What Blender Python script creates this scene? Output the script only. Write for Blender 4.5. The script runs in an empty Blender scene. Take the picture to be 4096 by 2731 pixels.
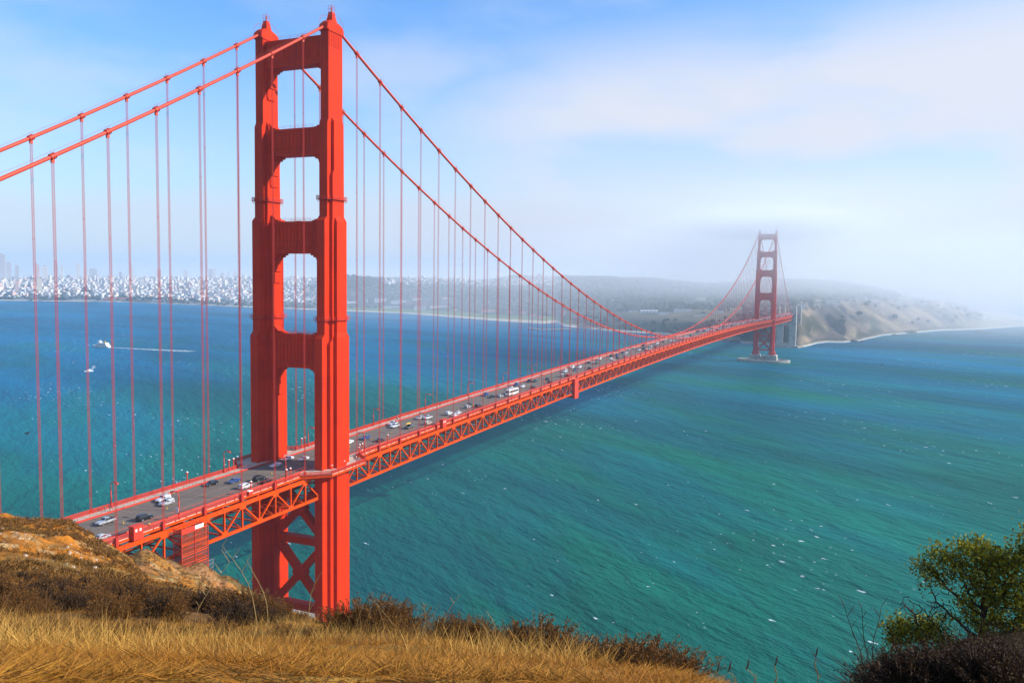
import bpy, bmesh, math, random
import numpy as np
from mathutils import Vector, Matrix
R = math.radians
rng = np.random.default_rng(7)
random.seed(7)
S = bpy.context.scene
COL = S.collection

# ------------------------------------------------------------ camera
# x = west, y = south along the bridge (north tower at 0), z = up, metres
YAW, PIT, ROLL, FOC = -0.4148138275647828, -0.0757306095472327, 0.014211065019716354, 3373.766401613319
CAM = np.array([189.4865, -243.1616, 140.9031])
_fw = np.array([math.sin(YAW)*math.cos(PIT), math.cos(YAW)*math.cos(PIT), math.sin(PIT)])
_r = np.array([math.cos(YAW), -math.sin(YAW), 0.0]); _u = np.cross(_r, _fw)
_r2 = _r*math.cos(ROLL)+_u*math.sin(ROLL); _u2 = -_r*math.sin(ROLL)+_u*math.cos(ROLL)
cam = bpy.data.cameras.new('camera'); camo = bpy.data.objects.new('camera', cam); COL.objects.link(camo)
cam.sensor_width = 36.0; cam.lens = FOC/4096*36.0; cam.clip_start = 0.2; cam.clip_end = 60000
camo.matrix_world = Matrix(((_r2[0], _u2[0], -_fw[0], CAM[0]), (_r2[1], _u2[1], -_fw[1], CAM[1]), (_r2[2], _u2[2], -_fw[2], CAM[2]), (0, 0, 0, 1)))
S.camera = camo
# survey helpers: directions measured on the photograph (in 2352-wide units) used to site real things at real distances
KD = 4096/2352
def ray(u, v): return _fw+(u*KD-2048)/FOC*_r2+(1365.5-v*KD)/FOC*_u2
def at_z(u, v, z): d = ray(u, v); return CAM+d*(z-CAM[2])/d[2]
def at_x(u, v, x): d = ray(u, v); return CAM+d*(x-CAM[0])/d[0]
def at_d(u, v, D): d = ray(u, v); return CAM+d*D/math.hypot(d[0], d[1])
def slope(u, v): d = ray(u, v); return -d[2]/math.hypot(d[0], d[1])

# ------------------------------------------------------------ light
SUN_EL, SUN_AZV = 29.0, np.array([0.93, 0.33])      # sun stands in the west, a little to the south
SUN_AZV = SUN_AZV/np.linalg.norm(SUN_AZV)
sd = np.array([SUN_AZV[0]*math.cos(R(SUN_EL)), SUN_AZV[1]*math.cos(R(SUN_EL)), math.sin(R(SUN_EL))])
sl = bpy.data.lights.new('sun', 'SUN'); sl.energy = 4.8; sl.angle = R(0.5); sl.color = (1.0, 0.94, 0.84)
so = bpy.data.objects.new('sun', sl); COL.objects.link(so)
so.rotation_euler = Vector(sd).to_track_quat('Z', 'Y').to_euler(); so.location = (300, 0, 400)
W = bpy.data.worlds.new('World'); S.world = W; W.use_nodes = True
nt = W.node_tree; nt.nodes.clear()
def N(nt, t, **k):
    n = nt.nodes.new(t)
    for a, b in k.items(): setattr(n, a, b)
    return n
def L(nt, a, b): nt.links.new(a, b)
sky = N(nt, 'ShaderNodeTexSky', sky_type='NISHITA'); sky.sun_disc = False
sky.sun_elevation = R(SUN_EL); sky.sun_rotation = math.atan2(SUN_AZV[0], SUN_AZV[1])
sky.altitude = 100; sky.air_density = 1.25; sky.dust_density = 0.6; sky.ozone_density = 2.2
bg = N(nt, 'ShaderNodeBackground'); bg.inputs['Strength'].default_value = 0.115
out = N(nt, 'ShaderNodeOutputWorld')
tc = N(nt, 'ShaderNodeTexCoord')
def cloud(scale, zs, lo, hi, seed, det=6):
    mp = N(nt, 'ShaderNodeMapping'); mp.inputs['Scale'].default_value = (1, 1, zs); mp.inputs['Location'].default_value = (seed, seed*.7, 0)
    L(nt, tc.outputs['Generated'], mp.inputs['Vector'])
    no = N(nt, 'ShaderNodeTexNoise'); no.inputs['Scale'].default_value = scale; no.inputs['Detail'].default_value = det; no.inputs['Roughness'].default_value = .5
    L(nt, mp.outputs[0], no.inputs['Vector'])
    mr = N(nt, 'ShaderNodeMapRange', interpolation_type='SMOOTHERSTEP'); mr.inputs['From Min'].default_value = lo; mr.inputs['From Max'].default_value = hi
    L(nt, no.outputs[0], mr.inputs['Value']); return mr.outputs[0]
def math_(nt, op, a, b=None, clamp=False):
    m = N(nt, 'ShaderNodeMath', operation=op); m.use_clamp = clamp
    for i, v in enumerate((a, b)):
        if v is None: continue
        if isinstance(v, (int, float)): m.inputs[i].default_value = v
        else: L(nt, v, m.inputs[i])
    return m.outputs[0]
sep = N(nt, 'ShaderNodeSeparateXYZ'); L(nt, tc.outputs['Generated'], sep.inputs[0])
def mrange(nt, v, a, b, c=0, d=1, it='SMOOTHSTEP'):
    m = N(nt, 'ShaderNodeMapRange', interpolation_type=it)
    for nme, x in zip(('From Min', 'From Max', 'To Min', 'To Max'), (a, b, c, d)): m.inputs[nme].default_value = x
    L(nt, v, m.inputs['Value']); return m.outputs[0]
zz = sep.outputs[2]
west = mrange(nt, sep.outputs[0], -.66, -.28)            # the ocean side is cloudier
top = mrange(nt, math_(nt, 'ADD', zz, math_(nt, 'MULTIPLY', sep.outputs[0], -.10)), .345, .215)
veil = math_(nt, 'MULTIPLY', math_(nt, 'MULTIPLY', math_(nt, 'ADD', .35, math_(nt, 'MULTIPLY', cloud(2.6, 2.8, .30, .58, 3.1), .65)), west), math_(nt, 'MULTIPLY', top, .95))
thin = math_(nt, 'MULTIPLY', cloud(3.5, 2.6, .30, .72, 8.3), .48)
base = math_(nt, 'MULTIPLY', mrange(nt, zz, .30, 0.02), math_(nt, 'ADD', .50, math_(nt, 'MULTIPLY', west, .4)))
cov = math_(nt, 'MAXIMUM', math_(nt, 'MAXIMUM', veil, thin), base, True)
tint = N(nt, 'ShaderNodeMix', data_type='RGBA', blend_type='MULTIPLY'); tint.inputs[0].default_value = 1; tint.inputs[7].default_value = (.56, .92, 1.40, 1)   # deep clear-day blue
L(nt, sky.outputs[0], tint.inputs[6])
mix = N(nt, 'ShaderNodeMix', data_type='RGBA'); L(nt, cov, mix.inputs[0])
L(nt, tint.outputs[2], mix.inputs[6]); mix.inputs[7].default_value = (4.75, 4.85, 5.35, 1)
lavm = math_(nt, 'MULTIPLY', mrange(nt, math_(nt, 'ADD', zz, math_(nt, 'MULTIPLY', cloud(3.6, 3.0, .3, .7, 5.2, 4), -.035)), .085, .035), math_(nt, 'ADD', .55, math_(nt, 'MULTIPLY', west, .40)))
mix2 = N(nt, 'ShaderNodeMix', data_type='RGBA'); L(nt, lavm, mix2.inputs[0]); L(nt, mix.outputs[2], mix2.inputs[6]); mix2.inputs[7].default_value = (4.2, 4.4, 5.1, 1)   # the low fog bank on the horizon
L(nt, mix2.outputs[2], bg.inputs['Color']); L(nt, bg.outputs[0], out.inputs[0])
S.view_settings.view_transform = 'Standard'; S.view_settings.look = 'None'
S.view_settings.exposure = 0.58; S.view_settings.gamma = 1.0
cy = S.cycles
cy.use_denoising = True; cy.max_bounces = 9; cy.diffuse_bounces = 3; cy.glossy_bounces = 3; cy.transmission_bounces = 3
cy.volume_bounces = 8; cy.transparent_max_bounces = 16; cy.sample_clamp_indirect = 6; cy.caustics_reflective = False; cy.caustics_refractive = False

# ------------------------------------------------------------ materials
def mat(name, col, rough=.6, metal=0, var=None, vscale=1.0, amt=.5, bump=0, bscale=10, spec=.5, stretch=None, coat=0):
    m = bpy.data.materials.new(name); m.use_nodes = True; t = m.node_tree; p = t.nodes['Principled BSDF']
    p.inputs['Base Color'].default_value = (*col, 1); p.inputs['Roughness'].default_value = rough; p.inputs['Metallic'].default_value = metal
    p.inputs['Specular IOR Level'].default_value = spec; p.inputs['Coat Weight'].default_value = coat
    g = N(t, 'ShaderNodeNewGeometry') if False else N(t, 'ShaderNodeTexCoord')
    vec = g.outputs['Object']
    if stretch:
        mp = N(t, 'ShaderNodeMapping'); mp.inputs['Scale'].default_value = stretch; L(t, vec, mp.inputs[0]); vec = mp.outputs[0]
    if var:
        n = N(t, 'ShaderNodeTexNoise'); n.inputs['Scale'].default_value = vscale; n.inputs['Detail'].default_value = 6; L(t, vec, n.inputs[0])
        f = mrange(t, n.outputs[0], .38, .66, 0, amt)
        mx = N(t, 'ShaderNodeMix', data_type='RGBA'); L(t, f, mx.inputs[0]); mx.inputs[6].default_value = (*col, 1); mx.inputs[7].default_value = (*var, 1)
        L(t, mx.outputs[2], p.inputs['Base Color'])
    if bump:
        n = N(t, 'ShaderNodeTexNoise'); n.inputs['Scale'].default_value = bscale; n.inputs['Detail'].default_value = 5; L(t, vec, n.inputs[0])
        b = N(t, 'ShaderNodeBump'); b.inputs['Strength'].default_value = bump; b.inputs['Distance'].default_value = 1/bscale; L(t, n.outputs[0], b.inputs['Height']); L(t, b.outputs[0], p.inputs['Normal'])
    return m
ORANGE = (.60, .031, .002)
def steel(name, col, seams=True):
    """painted riveted steel plate: faded patches, plate seams, rain streaks"""
    m = bpy.data.materials.new(name); m.use_nodes = True; t = m.node_tree; p = t.nodes['Principled BSDF']
    p.inputs['Roughness'].default_value = .55; p.inputs['Specular IOR Level'].default_value = .08
    tcn = N(t, 'ShaderNodeTexCoord')
    n = N(t, 'ShaderNodeTexNoise'); n.inputs['Scale'].default_value = .11; n.inputs['Detail'].default_value = 7; L(t, tcn.outputs['Object'], n.inputs[0])
    mp = N(t, 'ShaderNodeMapping'); mp.inputs['Scale'].default_value = (.8, .8, .045); L(t, tcn.outputs['Object'], mp.inputs[0])
    s = N(t, 'ShaderNodeTexNoise'); s.inputs['Scale'].default_value = 1; s.inputs['Detail'].default_value = 5; L(t, mp.outputs[0], s.inputs[0])
    f = math_(t, 'ADD', mrange(t, n.outputs[0], .35, .7, 0, .42), mrange(t, s.outputs[0], .45, .72, 0, .42))
    mx = N(t, 'ShaderNodeMix', data_type='RGBA'); L(t, f, mx.inputs[0]); mx.inputs[6].default_value = (*col, 1)
    mx.inputs[7].default_value = (col[0]*.62, col[1]*.55+.004, col[2]+.005, 1)
    last = mx.outputs[2]
    if seams:
        w = N(t, 'ShaderNodeTexBrick'); w.inputs['Scale'].default_value = 1; w.inputs['Mortar Size'].default_value = .045
        w.inputs['Brick Width'].default_value = 1.35; w.inputs['Row Height'].default_value = 6.1; w.offset = 0.3
        cmb = N(t, 'ShaderNodeCombineXYZ'); sp = N(t, 'ShaderNodeSeparateXYZ'); L(t, tcn.outputs['Object'], sp.inputs[0])
        L(t, math_(t, 'ADD', sp.outputs[0], sp.outputs[1]), cmb.inputs[0]); L(t, sp.outputs[2], cmb.inputs[1]); L(t, cmb.outputs[0], w.inputs[0])
        m2 = N(t, 'ShaderNodeMix', data_type='RGBA'); L(t, math_(t, 'MULTIPLY', w.outputs['Fac'], .6), m2.inputs[0]); L(t, last, m2.inputs[6]); m2.inputs[7].default_value = (col[0]*.4, col[1]*.3, col[2]*.5, 1)
        last = m2.outputs[2]
    L(t, last, p.inputs['Base Color'])
    return m
M = dict(
    steel=steel('painted_orange_steel', ORANGE), steel2=steel('orange_truss_steel', (.66, .066, .002), False),
    cable=mat('cable_paint', (.56, .036, .006), .6, var=(.50, .045, .015), vscale=.6, amt=.7),
    rope=mat('wire_rope', (.42, .03, .02), .6, spec=.2), rail=mat('railing_paint', (.56, .030, .006), .6, var=(.5, .03, .01), vscale=.4),
    asphalt=mat('asphalt', (.125, .098, .078), .9, var=(.17, .13, .095), vscale=.25, amt=.8, stretch=(3, .12, 1), bump=.1, bscale=4),
    walk=mat('sidewalk_concrete', (.50, .40, .31), .9, var=(.36, .28, .22), vscale=.5),
    joint=mat('joint', (.05, .045, .04), .9), yellow=mat('yellow_plastic', (.72, .42, .02), .6), reflector=mat('lane_button', (.55, .42, .22), .6),
    concrete=mat('weathered_concrete', (.36, .36, .32), .9, var=(.22, .22, .19), vscale=.12, amt=.8, bump=.3, bscale=.6),
    white=mat('white_paint', (.8, .8, .78), .6), cream=mat('cream_wall', (.62, .58, .5), .8, var=(.5, .46, .4), vscale=.05),
    glass=mat('dark_glass', (.02, .025, .03), .08, spec=.6), rubber=mat('tyre_rubber', (.02, .02, .02), .8), rim=mat('alloy_rim', (.5, .5, .52), .35, .8),
    lampglass=mat('lamp_glass', (.75, .7, .55), .2), redlamp=mat('tail_lamp_plastic', (.45, .01, .01), .25), headlamp=mat('headlamp_glass', (.8, .82, .85), .1),
    black=mat('black', (.012, .012, .013), .6), grey=mat('grey_metal', (.32, .33, .34), .5, .3), signwhite=mat('sign_white', (.75, .77, .8), .5), signblue=mat('sign_lettering', (.08, .12, .3), .5),
    rope2=mat('handrope', (.35, .06, .04), .6),
)

# ------------------------------------------------------------ mesh builder
class MB:
    def __init__(s): s.v = []; s.f = []; s.m = []
    def add(s, v, f, m=0):
        o = len(s.v); s.v.extend([tuple(map(float, a)) for a in v]); s.f.extend([tuple(i+o for i in q) for q in f]); s.m.extend([m]*len(f)); return s
    def box(s, x0, x1, y0, y1, z0, z1, m=0, caps=True):
        v = [(x0, y0, z0), (x1, y0, z0), (x1, y1, z0), (x0, y1, z0), (x0, y0, z1), (x1, y0, z1), (x1, y1, z1), (x0, y1, z1)]
        f = [(0, 1, 5, 4), (1, 2, 6, 5), (2, 3, 7, 6), (3, 0, 4, 7)]
        if caps: f += [(3, 2, 1, 0), (4, 5, 6, 7)]
        return s.add(v, f, m)
    def beam(s, p, q, w, h, up=(0, 0, 1), m=0):
        p, q = Vector(p), Vector(q); d = (q-p).normalized(); a = d.cross(Vector(up))
        if a.length < 1e-4: a = d.cross(Vector((0, 1, 0)))
        a.normalize(); b = a.cross(d); a *= w/2; b *= h/2
        v = [p-a-b, p+a-b, p+a+b, p-a+b, q-a-b, q+a-b, q+a+b, q-a+b]
        return s.add(v, [(0, 3, 2, 1), (4, 5, 6, 7), (0, 1, 5, 4), (1, 2, 6, 5), (2, 3, 7, 6), (3, 0, 4, 7)], m)
    def tube(s, pts, r, n=8, m=0, cap=True):
        pts = [Vector(p) for p in pts]; k = len(pts); rr = r if hasattr(r, '__len__') else [r]*k
        o = len(s.v); ref = Vector((0, 0, 1))
        for i, p in enumerate(pts):
            d = (pts[min(i+1, k-1)]-pts[max(i-1, 0)]).normalized()
            a = d.cross(ref)
            if a.length < .05: a = d.cross(Vector((1, 0, 0)))
            a.normalize(); b = a.cross(d)
            for j in range(n):
                t = 2*math.pi*j/n; s.v.append(tuple(p+(a*math.cos(t)+b*math.sin(t))*rr[i]))
        for i in range(k-1):
            for j in range(n):
                s.f.append((o+i*n+j, o+i*n+(j+1) % n, o+(i+1)*n+(j+1) % n, o+(i+1)*n+j)); s.m.append(m)
        if cap:
            s.f.append(tuple(o+j for j in range(n))[::-1]); s.f.append(tuple(o+(k-1)*n+j for j in range(n))); s.m += [m, m]
        return s
    def prism(s, poly, axis, a, b, m=0):
        """extrude a 2D polygon along axis ('x','y','z') from a to b"""
        def P(p, t): return {'x': (t, p[0], p[1]), 'y': (p[0], t, p[1]), 'z': (p[0], p[1], t)}[axis]
        n = len(poly); v = [P(p, a) for p in poly]+[P(p, b) for p in poly]
        f = [tuple(range(n))[::-1], tuple(range(n, 2*n))]+[(i, (i+1) % n, n+(i+1) % n, n+i) for i in range(n)]
        return s.add(v, f, m)
    def loft(s, rings, m=0, cap=True):
        o = len(s.v); n = len(rings[0])
        for r in rings: s.v.extend([tuple(map(float, p)) for p in r])
        for i in range(len(rings)-1):
            for j in range(n): s.f.append((o+i*n+j, o+i*n+(j+1) % n, o+(i+1)*n+(j+1) % n, o+(i+1)*n+j)); s.m.append(m)
        if cap:
            s.f.append(tuple(o+j for j in range(n))[::-1]); s.f.append(tuple(o+(len(rings)-1)*n+j for j in range(n))); s.m += [m, m]
        return s
    def rbox(s, zs, m=0, cx=0, cy=0):   # stack of rectangles (z,hx,hy)
        return s.loft([[(cx-a, cy-b, z), (cx+a, cy-b, z), (cx+a, cy+b, z), (cx-a, cy+b, z)] for z, a, b in zs], m)
    def disc(s, c, r, ax, n=16, w=.1, m=0):
        c = Vector(c); a = Vector(ax).normalized()*w/2; return s.tube([c-a, c+a], r, n, m)
    def build(s, name, mats, parent=None, smooth=False, loc=None):
        me = bpy.data.meshes.new(name); me.from_pydata(s.v, [], s.f)
        for mm in (mats if isinstance(mats, (list, tuple)) else [mats]): me.materials.append(M[mm] if isinstance(mm, str) else mm)
        me.polygons.foreach_set('material_index', s.m)
        if smooth: me.polygons.foreach_set('use_smooth', [True]*len(me.polygons))
        me.update(); return link(name, me, parent, loc)
def link(name, me, parent=None, loc=None):
    o = bpy.data.objects.new(name, me); COL.objects.link(o)
    if parent: o.parent = parent
    if loc is not None: o.location = loc
    return o
def np_mesh(name, V, F, mats, parent=None, midx=None, smooth=False, cols=None):
    """V (n,3), F (m,k) arrays with constant k"""
    me = bpy.data.meshes.new(name); V = np.asarray(V, np.float32); F = np.asarray(F, np.int32); k = F.shape[1]
    me.vertices.add(len(V)); me.vertices.foreach_set('co', V.ravel()); me.loops.add(F.size); me.loops.foreach_set('vertex_index', F.ravel())
    me.polygons.add(len(F)); me.polygons.foreach_set('loop_start', np.arange(0, F.size, k, dtype=np.int32))
    try: me.polygons.foreach_set('loop_total', np.full(len(F), k, np.int32))
    except Exception: pass
    for mm in (mats if isinstance(mats, (list, tuple)) else [mats]): me.materials.append(M[mm] if isinstance(mm, str) else mm)
    if midx is not None: me.polygons.foreach_set('material_index', np.asarray(midx, np.int32))
    if smooth: me.polygons.foreach_set('use_smooth', np.ones(len(F), bool))
    me.update(calc_edges=True)
    if cols is not None:
        ca = me.color_attributes.new('cover', 'FLOAT_COLOR', 'POINT'); ca.data.foreach_set('color', np.hstack([cols, np.ones((len(cols), 1))]).astype(np.float32).ravel())
    return link(name, me, parent)
def tag(o, label=None, cat=None, group=None, kind=None):
    for k, v in (('label', label), ('category', cat), ('group', group), ('kind', kind)):
        if v: o[k] = v
    return o
def empty(name, loc=(0, 0, 0), rz=0, label=None, cat=None, group=None):
    o = bpy.data.objects.new(name, None); COL.objects.link(o); o.location = loc; o.rotation_euler = (0, 0, rz); o.empty_display_size = .5
    return tag(o, label, cat, group)
KIDS = {}
def kids(o): return list(o.children)
def dup(o, parent=None, **k):
    c = o.copy(); COL.objects.link(c)
    if parent: c.parent = parent
    for ch in kids(o): dup(ch, c)
    for a, b in k.items(): setattr(c, a, b)
    return c
# value noise (numpy), used for terrain and cover
_T = rng.random((256, 256))
def vnoise(x, y, sc):
    x = np.asarray(x)/sc; y = np.asarray(y)/sc; xi = np.floor(x).astype(int); yi = np.floor(y).astype(int); fx = x-xi; fy = y-yi
    fx = fx*fx*(3-2*fx); fy = fy*fy*(3-2*fy); g = lambda a, b: _T[a & 255, b & 255]
    return (g(xi, yi)*(1-fx)+g(xi+1, yi)*fx)*(1-fy)+(g(xi, yi+1)*(1-fx)+g(xi+1, yi+1)*fx)*fy
def fbm(x, y, sc, o=4):
    r = 0; a = 1; t = 0
    for i in range(o): r = r+a*vnoise(np.asarray(x)+37*i, np.asarray(y)-91*i, sc); t += a; a *= .5; sc *= .5
    return r/t
ss = lambda a, b, x: (lambda t: t*t*(3-2*t))(np.clip((np.asarray(x)-a)/(b-a), 0, 1))
# ------------------------------------------------------------ the bridge
def dz(y):
    if y < 0: return 73.6+.015*y
    if y > 1280: return 73.6-.012*(y-1280)
    return 73.6+7.5*(1-((y-640)/640)**2)
H = 13.72; ZT, ZM = 226.2, 82.9; PAN = 15.24
def cz(y):
    if y < 0: return ZT-.589*(-y)+.9213*3.491e-4*y*y
    if y > 1280: yy = y-1280; return ZT-.589*yy+.9213*3.491e-4*yy*yy
    return ZM+(ZT-ZM)*((y-640)/640)**2
bridge = empty('suspension_bridge', (0, 0, 0), 0, 'long orange-red suspension bridge crossing the strait into the fog', 'bridge')

def make_tower(y0, near):
    t = bpy.data.objects.new('tower', None); COL.objects.link(t); t.parent = bridge; t.location = (0, y0, 0)
    for sx in (1, -1):
        zb = 13.0
        m = MB(); cx = sx*13.85
        m.rbox([(zb, 2.6, 8.8), (17.6, 2.6, 8.8), (18.8, 1.6, 8.1), (119.2, 1.6, 7.9), (120.7, 1.6, 6.5), (159.4, 1.6, 6.4), (160.9, 1.6, 4.9), (192.2, 1.6, 4.7), (193.6, 1.6, 4.0), (222.4, 1.6, 3.9)], cx=cx)
        m.rbox([(zb+.1, 3.9, 6.2), (17.7, 3.9, 6.2), (18.9, 2.75, 4.95), (117.4, 2.75, 4.85), (118.8, 2.65, 3.5), (158.8, 2.65, 3.4), (160.2, 2.7, 3.3), (175, 2.7, 3.2), (176.5, 2.7, 2.4), (192.6, 2.7, 2.35), (194.4, 1.5, 2.1)], cx=cx)
        m.rbox([(zb+.2, 5.4, 4.2), (17.8, 5.4, 4.2), (19, 4.0, 2.8), (119.4, 4.0, 2.75), (120.9, 3.7, 2.25), (159.0, 3.7, 2.2), (161.0, 2.6, 2.0)], cx=cx)
        leg = m.build('leg', 'steel', t)
        # shallow vertical slots under the saddle, as raised fins
        m = MB()
        for sy in range(-3, 4):
            for xx in (-1, 1): m.box(cx+xx*1.6-.12, cx+xx*1.6+.12, sy*1.05-.28, sy*1.05+.28, 217.6, 222.2)
        for xx in (-.9, 0, .9):
            for yy in (-1, 1): m.box(cx+xx-.25, cx+xx+.25, yy*3.92-.12, yy*3.92+.12, 217.6, 222.2)
        m.rbox([(222.4, 1.95, 4.25), (223.0, 1.95, 4.25)], cx=cx)
        rings = []
        for a in np.linspace(0, math.pi, 13):
            yy = -4.7*math.cos(a); zz = 222.9+3.7*math.sin(a)**.7
            rings.append([(cx-1.75, yy, 222.8), (cx+1.75, yy, 222.8), (cx+1.75, yy, zz-.7*math.sin(a)), (cx+1.0, yy, zz), (cx-1.0, yy, zz), (cx-1.75, yy, zz-.7*math.sin(a))])
        m.loft(rings)
        m.rbox([(225.9, 1.35, 1.45), (229.4, .72, .72)], cx=cx)
        hs = m.build('saddle_housing', 'steel', t)
        m = MB()
        for xx in (-.8, .8):
            for yy in (-.8, .8): m.beam((cx+xx, yy, 229.5), (cx+xx, yy, 231.4), .07, .07)
        for zz in (229.6, 230.5, 231.4):
            for k in (-.8, .8): m.beam((cx-.8, k, zz), (cx+.8, k, zz), .06, .06); m.beam((cx+k, -.8, zz), (cx+k, .8, zz), .06, .06)
        m.tube([(cx, 0, 229.5), (cx, 0, 231.2)], .22, 8); m.beam((cx, 0, 231), (cx, 0, 232.4), .05, .05)
        m.build('beacon_cage', 'rail', t)
        # catwalk hoops over the housing
        m = MB()
        for a in np.linspace(.25, math.pi-.25, 9):
            yy = -5.0*math.cos(a); zz = 223.2+4.6*math.sin(a)**.8; m.beam((cx-1.5, yy, zz), (cx-1.5, yy, zz+.9), .05, .05); m.beam((cx+1.5, yy, zz), (cx+1.5, yy, zz+.9), .05, .05)
        for xx in (-1.5, 1.5):
            m.tube([(cx+xx, -5*math.cos(a), 224.1+4.6*math.sin(a)**.8) for a in np.linspace(.2, math.pi-.2, 12)], .035, 4)
        m.build('catwalk_rail', 'rail', t)
        # maintenance platforms ringing the leg
        for zz, (a1, b1), (a2, b2), (a3, b3) in ((125.4, (1.6, 6.5), (2.65, 3.45), (3.7, 2.25)), (166.6, (1.6, 4.9), (2.7, 3.3), (2.7, 3.3))):
            e = .75; q = [(a1+e, b1+e), (a1+e, b2+e), (a2+e, b2+e), (a2+e, b3+e), (a3+e, b3+e)]
            q = [q[0], q[1], q[2], q[3], q[4]] if a3 > a2 else [q[0], q[1], q[2]]
            quad = q+[(x, -y) for x, y in q[::-1]]; ring = quad+[(-x, -y) for x, y in quad]
            ring = [(cx+x, y) for x, y in ring]; m = MB(); m.prism(ring, 'z', zz-.12, zz)
            for i in range(len(ring)):
                p, q2 = ring[i], ring[(i+1) % len(ring)]; Ls = math.hypot(q2[0]-p[0], q2[1]-p[1]); k = max(1, round(Ls/1.1))
                for h in (.4, .8, 1.15): m.beam((*p, zz+h), (*q2, zz+h), .06, .06)
                for j in range(k):
                    x = p[0]+(q2[0]-p[0])*j/k; y = p[1]+(q2[1]-p[1])*j/k; m.beam((x, y, zz-.1), (x, y, zz+1.15), .07, .07); m.beam((x, y, zz-.05), (cx+(x-cx)*.8, y*.9, zz-1.0), .1, .1)
            m.build('maintenance_platform', 'rail', t)
    # portal struts
    for zt, zb, dep, xi in ((221.6, 212.4, 2.3, 12.3), (191.2, 182.0, 2.1, 11.25), (159.3, 148.2, 2.1, 10.2), (119.9, 108.0, 2.3, 9.9)):
        m = MB(); d = dep
        m.box(-xi-.3, xi+.3, -d, d, zb+2.0, zt-.9)
        m.box(-xi-.25, xi+.25, -d-.45, d+.45, zt-.9, zt); m.box(-xi-.2, xi+.2, -d-.28, d+.28, zt-1.5, zt-.9)
        m.box(-xi-.25, xi+.25, -d-.42, d+.42, zb, zb+1.6); m.box(-xi-.2, xi+.2, -d-.22, d+.22, zb+1.6, zb+2.0)
        n = 13; w = 2*xi/n
        for i in range(n):
            xc = -xi+w*(i+.5)
            for s_ in (-1, 1):
                yb = s_*d; o = s_*.42
                v = [(xc-w/2+.02, yb, zb+2.7), (xc, yb+o, zb+2.05), (xc+w/2-.02, yb, zb+2.7), (xc-w/2+.02, yb, zt-1.5), (xc, yb+o, zt-1.5), (xc+w/2-.02, yb, zt-1.5)]
                f = [(0, 1, 4, 3), (1, 2, 5, 4)] if s_ < 0 else [(1, 0, 3, 4), (2, 1, 4, 5)]
                m.add(v, f+[(0, 2, 1)])
        for xx in np.linspace(-xi+1.2, xi-1.2, 3):
            m.box(xx-.9, xx+.9, -.6, .6, zt, zt+.25)
        st = m.build('portal_strut', 'steel', t)
        for s_ in (-1, 1):
            fx = s_*(xi+.0)
            pr = [(0.2, 0), (-4.1, 0), (-4.1, -.65), (-3.0, -.65), (-3.0, -1.25), (-1.9, -1.4), (-1.0, -4.0), (-1.0, -6.4), (-.55, -6.6), (-.55, -10.4), (0.2, -11)]
            m = MB(); m.prism([(fx+s_*a, zb+b-.01) for a, b in pr], 'y', -1.7, 1.7)
            m.prism([(fx+s_*a*.86+s_*.03, zb+b*.93-.02) for a, b in pr], 'y', -2.05, 2.05)
            m.build('haunch', 'steel', st)
            if zt < 220:
                pr = [(0.2, 0), (-3.4, 0), (-3.4, .4), (-2.4, .4), (-2.4, .8), (-1.3, .8), (0.2, 2.6)]
                m = MB(); m.prism([(fx+s_*a, zt+b+.01) for a, b in pr], 'y', -1.7, 1.7); m.build('step_block', 'steel', st)
        m = MB()
        for k in (-1, 1):
            for h in (.55, 1.1): m.tube([(-xi+3.4, k*(d+.3), zt+h), (xi-3.4, k*(d+.3), zt+h)], .03, 4)
            for q in np.linspace(-xi+3.4, xi-3.4, 6): m.beam((q, k*(d+.3), zt), (q, k*(d+.3), zt+1.1), .05, .05)
        m.build('railing', 'rail', st)
    # braced panel below the deck
    def bar(p, q, w, h, dd):
        m = MB(); m.beam(p, q, dd*2, w, (0, 1, 0)) if False else None
        p, q = Vector(p), Vector(q); d = (q-p).normalized(); n = Vector((-d.z, 0, d.x))*w/2
        for s_ in (-1, 1):      # two solid flanges and a laced web between
            a = n*s_
            m.add([p+a-n*.16*s_*2+Vector((0, -dd, 0)), p+a+Vector((0, -dd, 0)), p+a+Vector((0, dd, 0)), p+a-n*.16*s_*2+Vector((0, dd, 0)), q+a-n*.16*s_*2+Vector((0, -dd, 0)), q+a+Vector((0, -dd, 0)), q+a+Vector((0, dd, 0)), q+a-n*.16*s_*2+Vector((0, dd, 0))],
                  [(0, 1, 2, 3), (7, 6, 5, 4), (0, 4, 5, 1), (1, 5, 6, 2), (2, 6, 7, 3), (3, 7, 4, 0)])
        for yy in (-dd+.12, dd-.12):
            m.add([p-n*.9+Vector((0, yy, 0)), p+n*.9+Vector((0, yy, 0)), q+n*.9+Vector((0, yy, 0)), q-n*.9+Vector((0, yy, 0))], [(0, 1, 2, 3)])
        Ln = (q-p).length; k = int(Ln/1.5)
        for i in range(k):
            a = p+d*(i*Ln/k); b = p+d*((i+1)*Ln/k); 
            for s_ in (-1, 1): m.beam(a+n*s_*.98+Vector((0, -dd*.8*(1 if i % 2 else -1), 0)), b+n*s_*.98+Vector((0, dd*.8*(1 if i % 2 else -1), 0)), .22, .08, n)
        return m
    X = 10.0
    for z in (45.6, 21.0):
        m = bar((-X, 0, z), (X, 0, z), 2.7, 1, 1.5); m.build('cross_beam', 'steel', t)
    for z, h in ((57.2, 10.0), (33.4, 10.8)):
        for s_ in (-1, 1):
            m = bar((-X*s_, 0, z-h), (X*s_, 0, z+h), 2.3, 1, 1.35+.004*s_); m.build('diagonal_brace', 'steel', t)
        m = MB(); m.prism([(-3, z), (-1.2, z+2.6), (1.2, z+2.6), (3, z), (1.2, z-2.6), (-1.2, z-2.6)], 'y', -1.42, 1.42); m.build('gusset_plate', 'steel', t)
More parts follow.
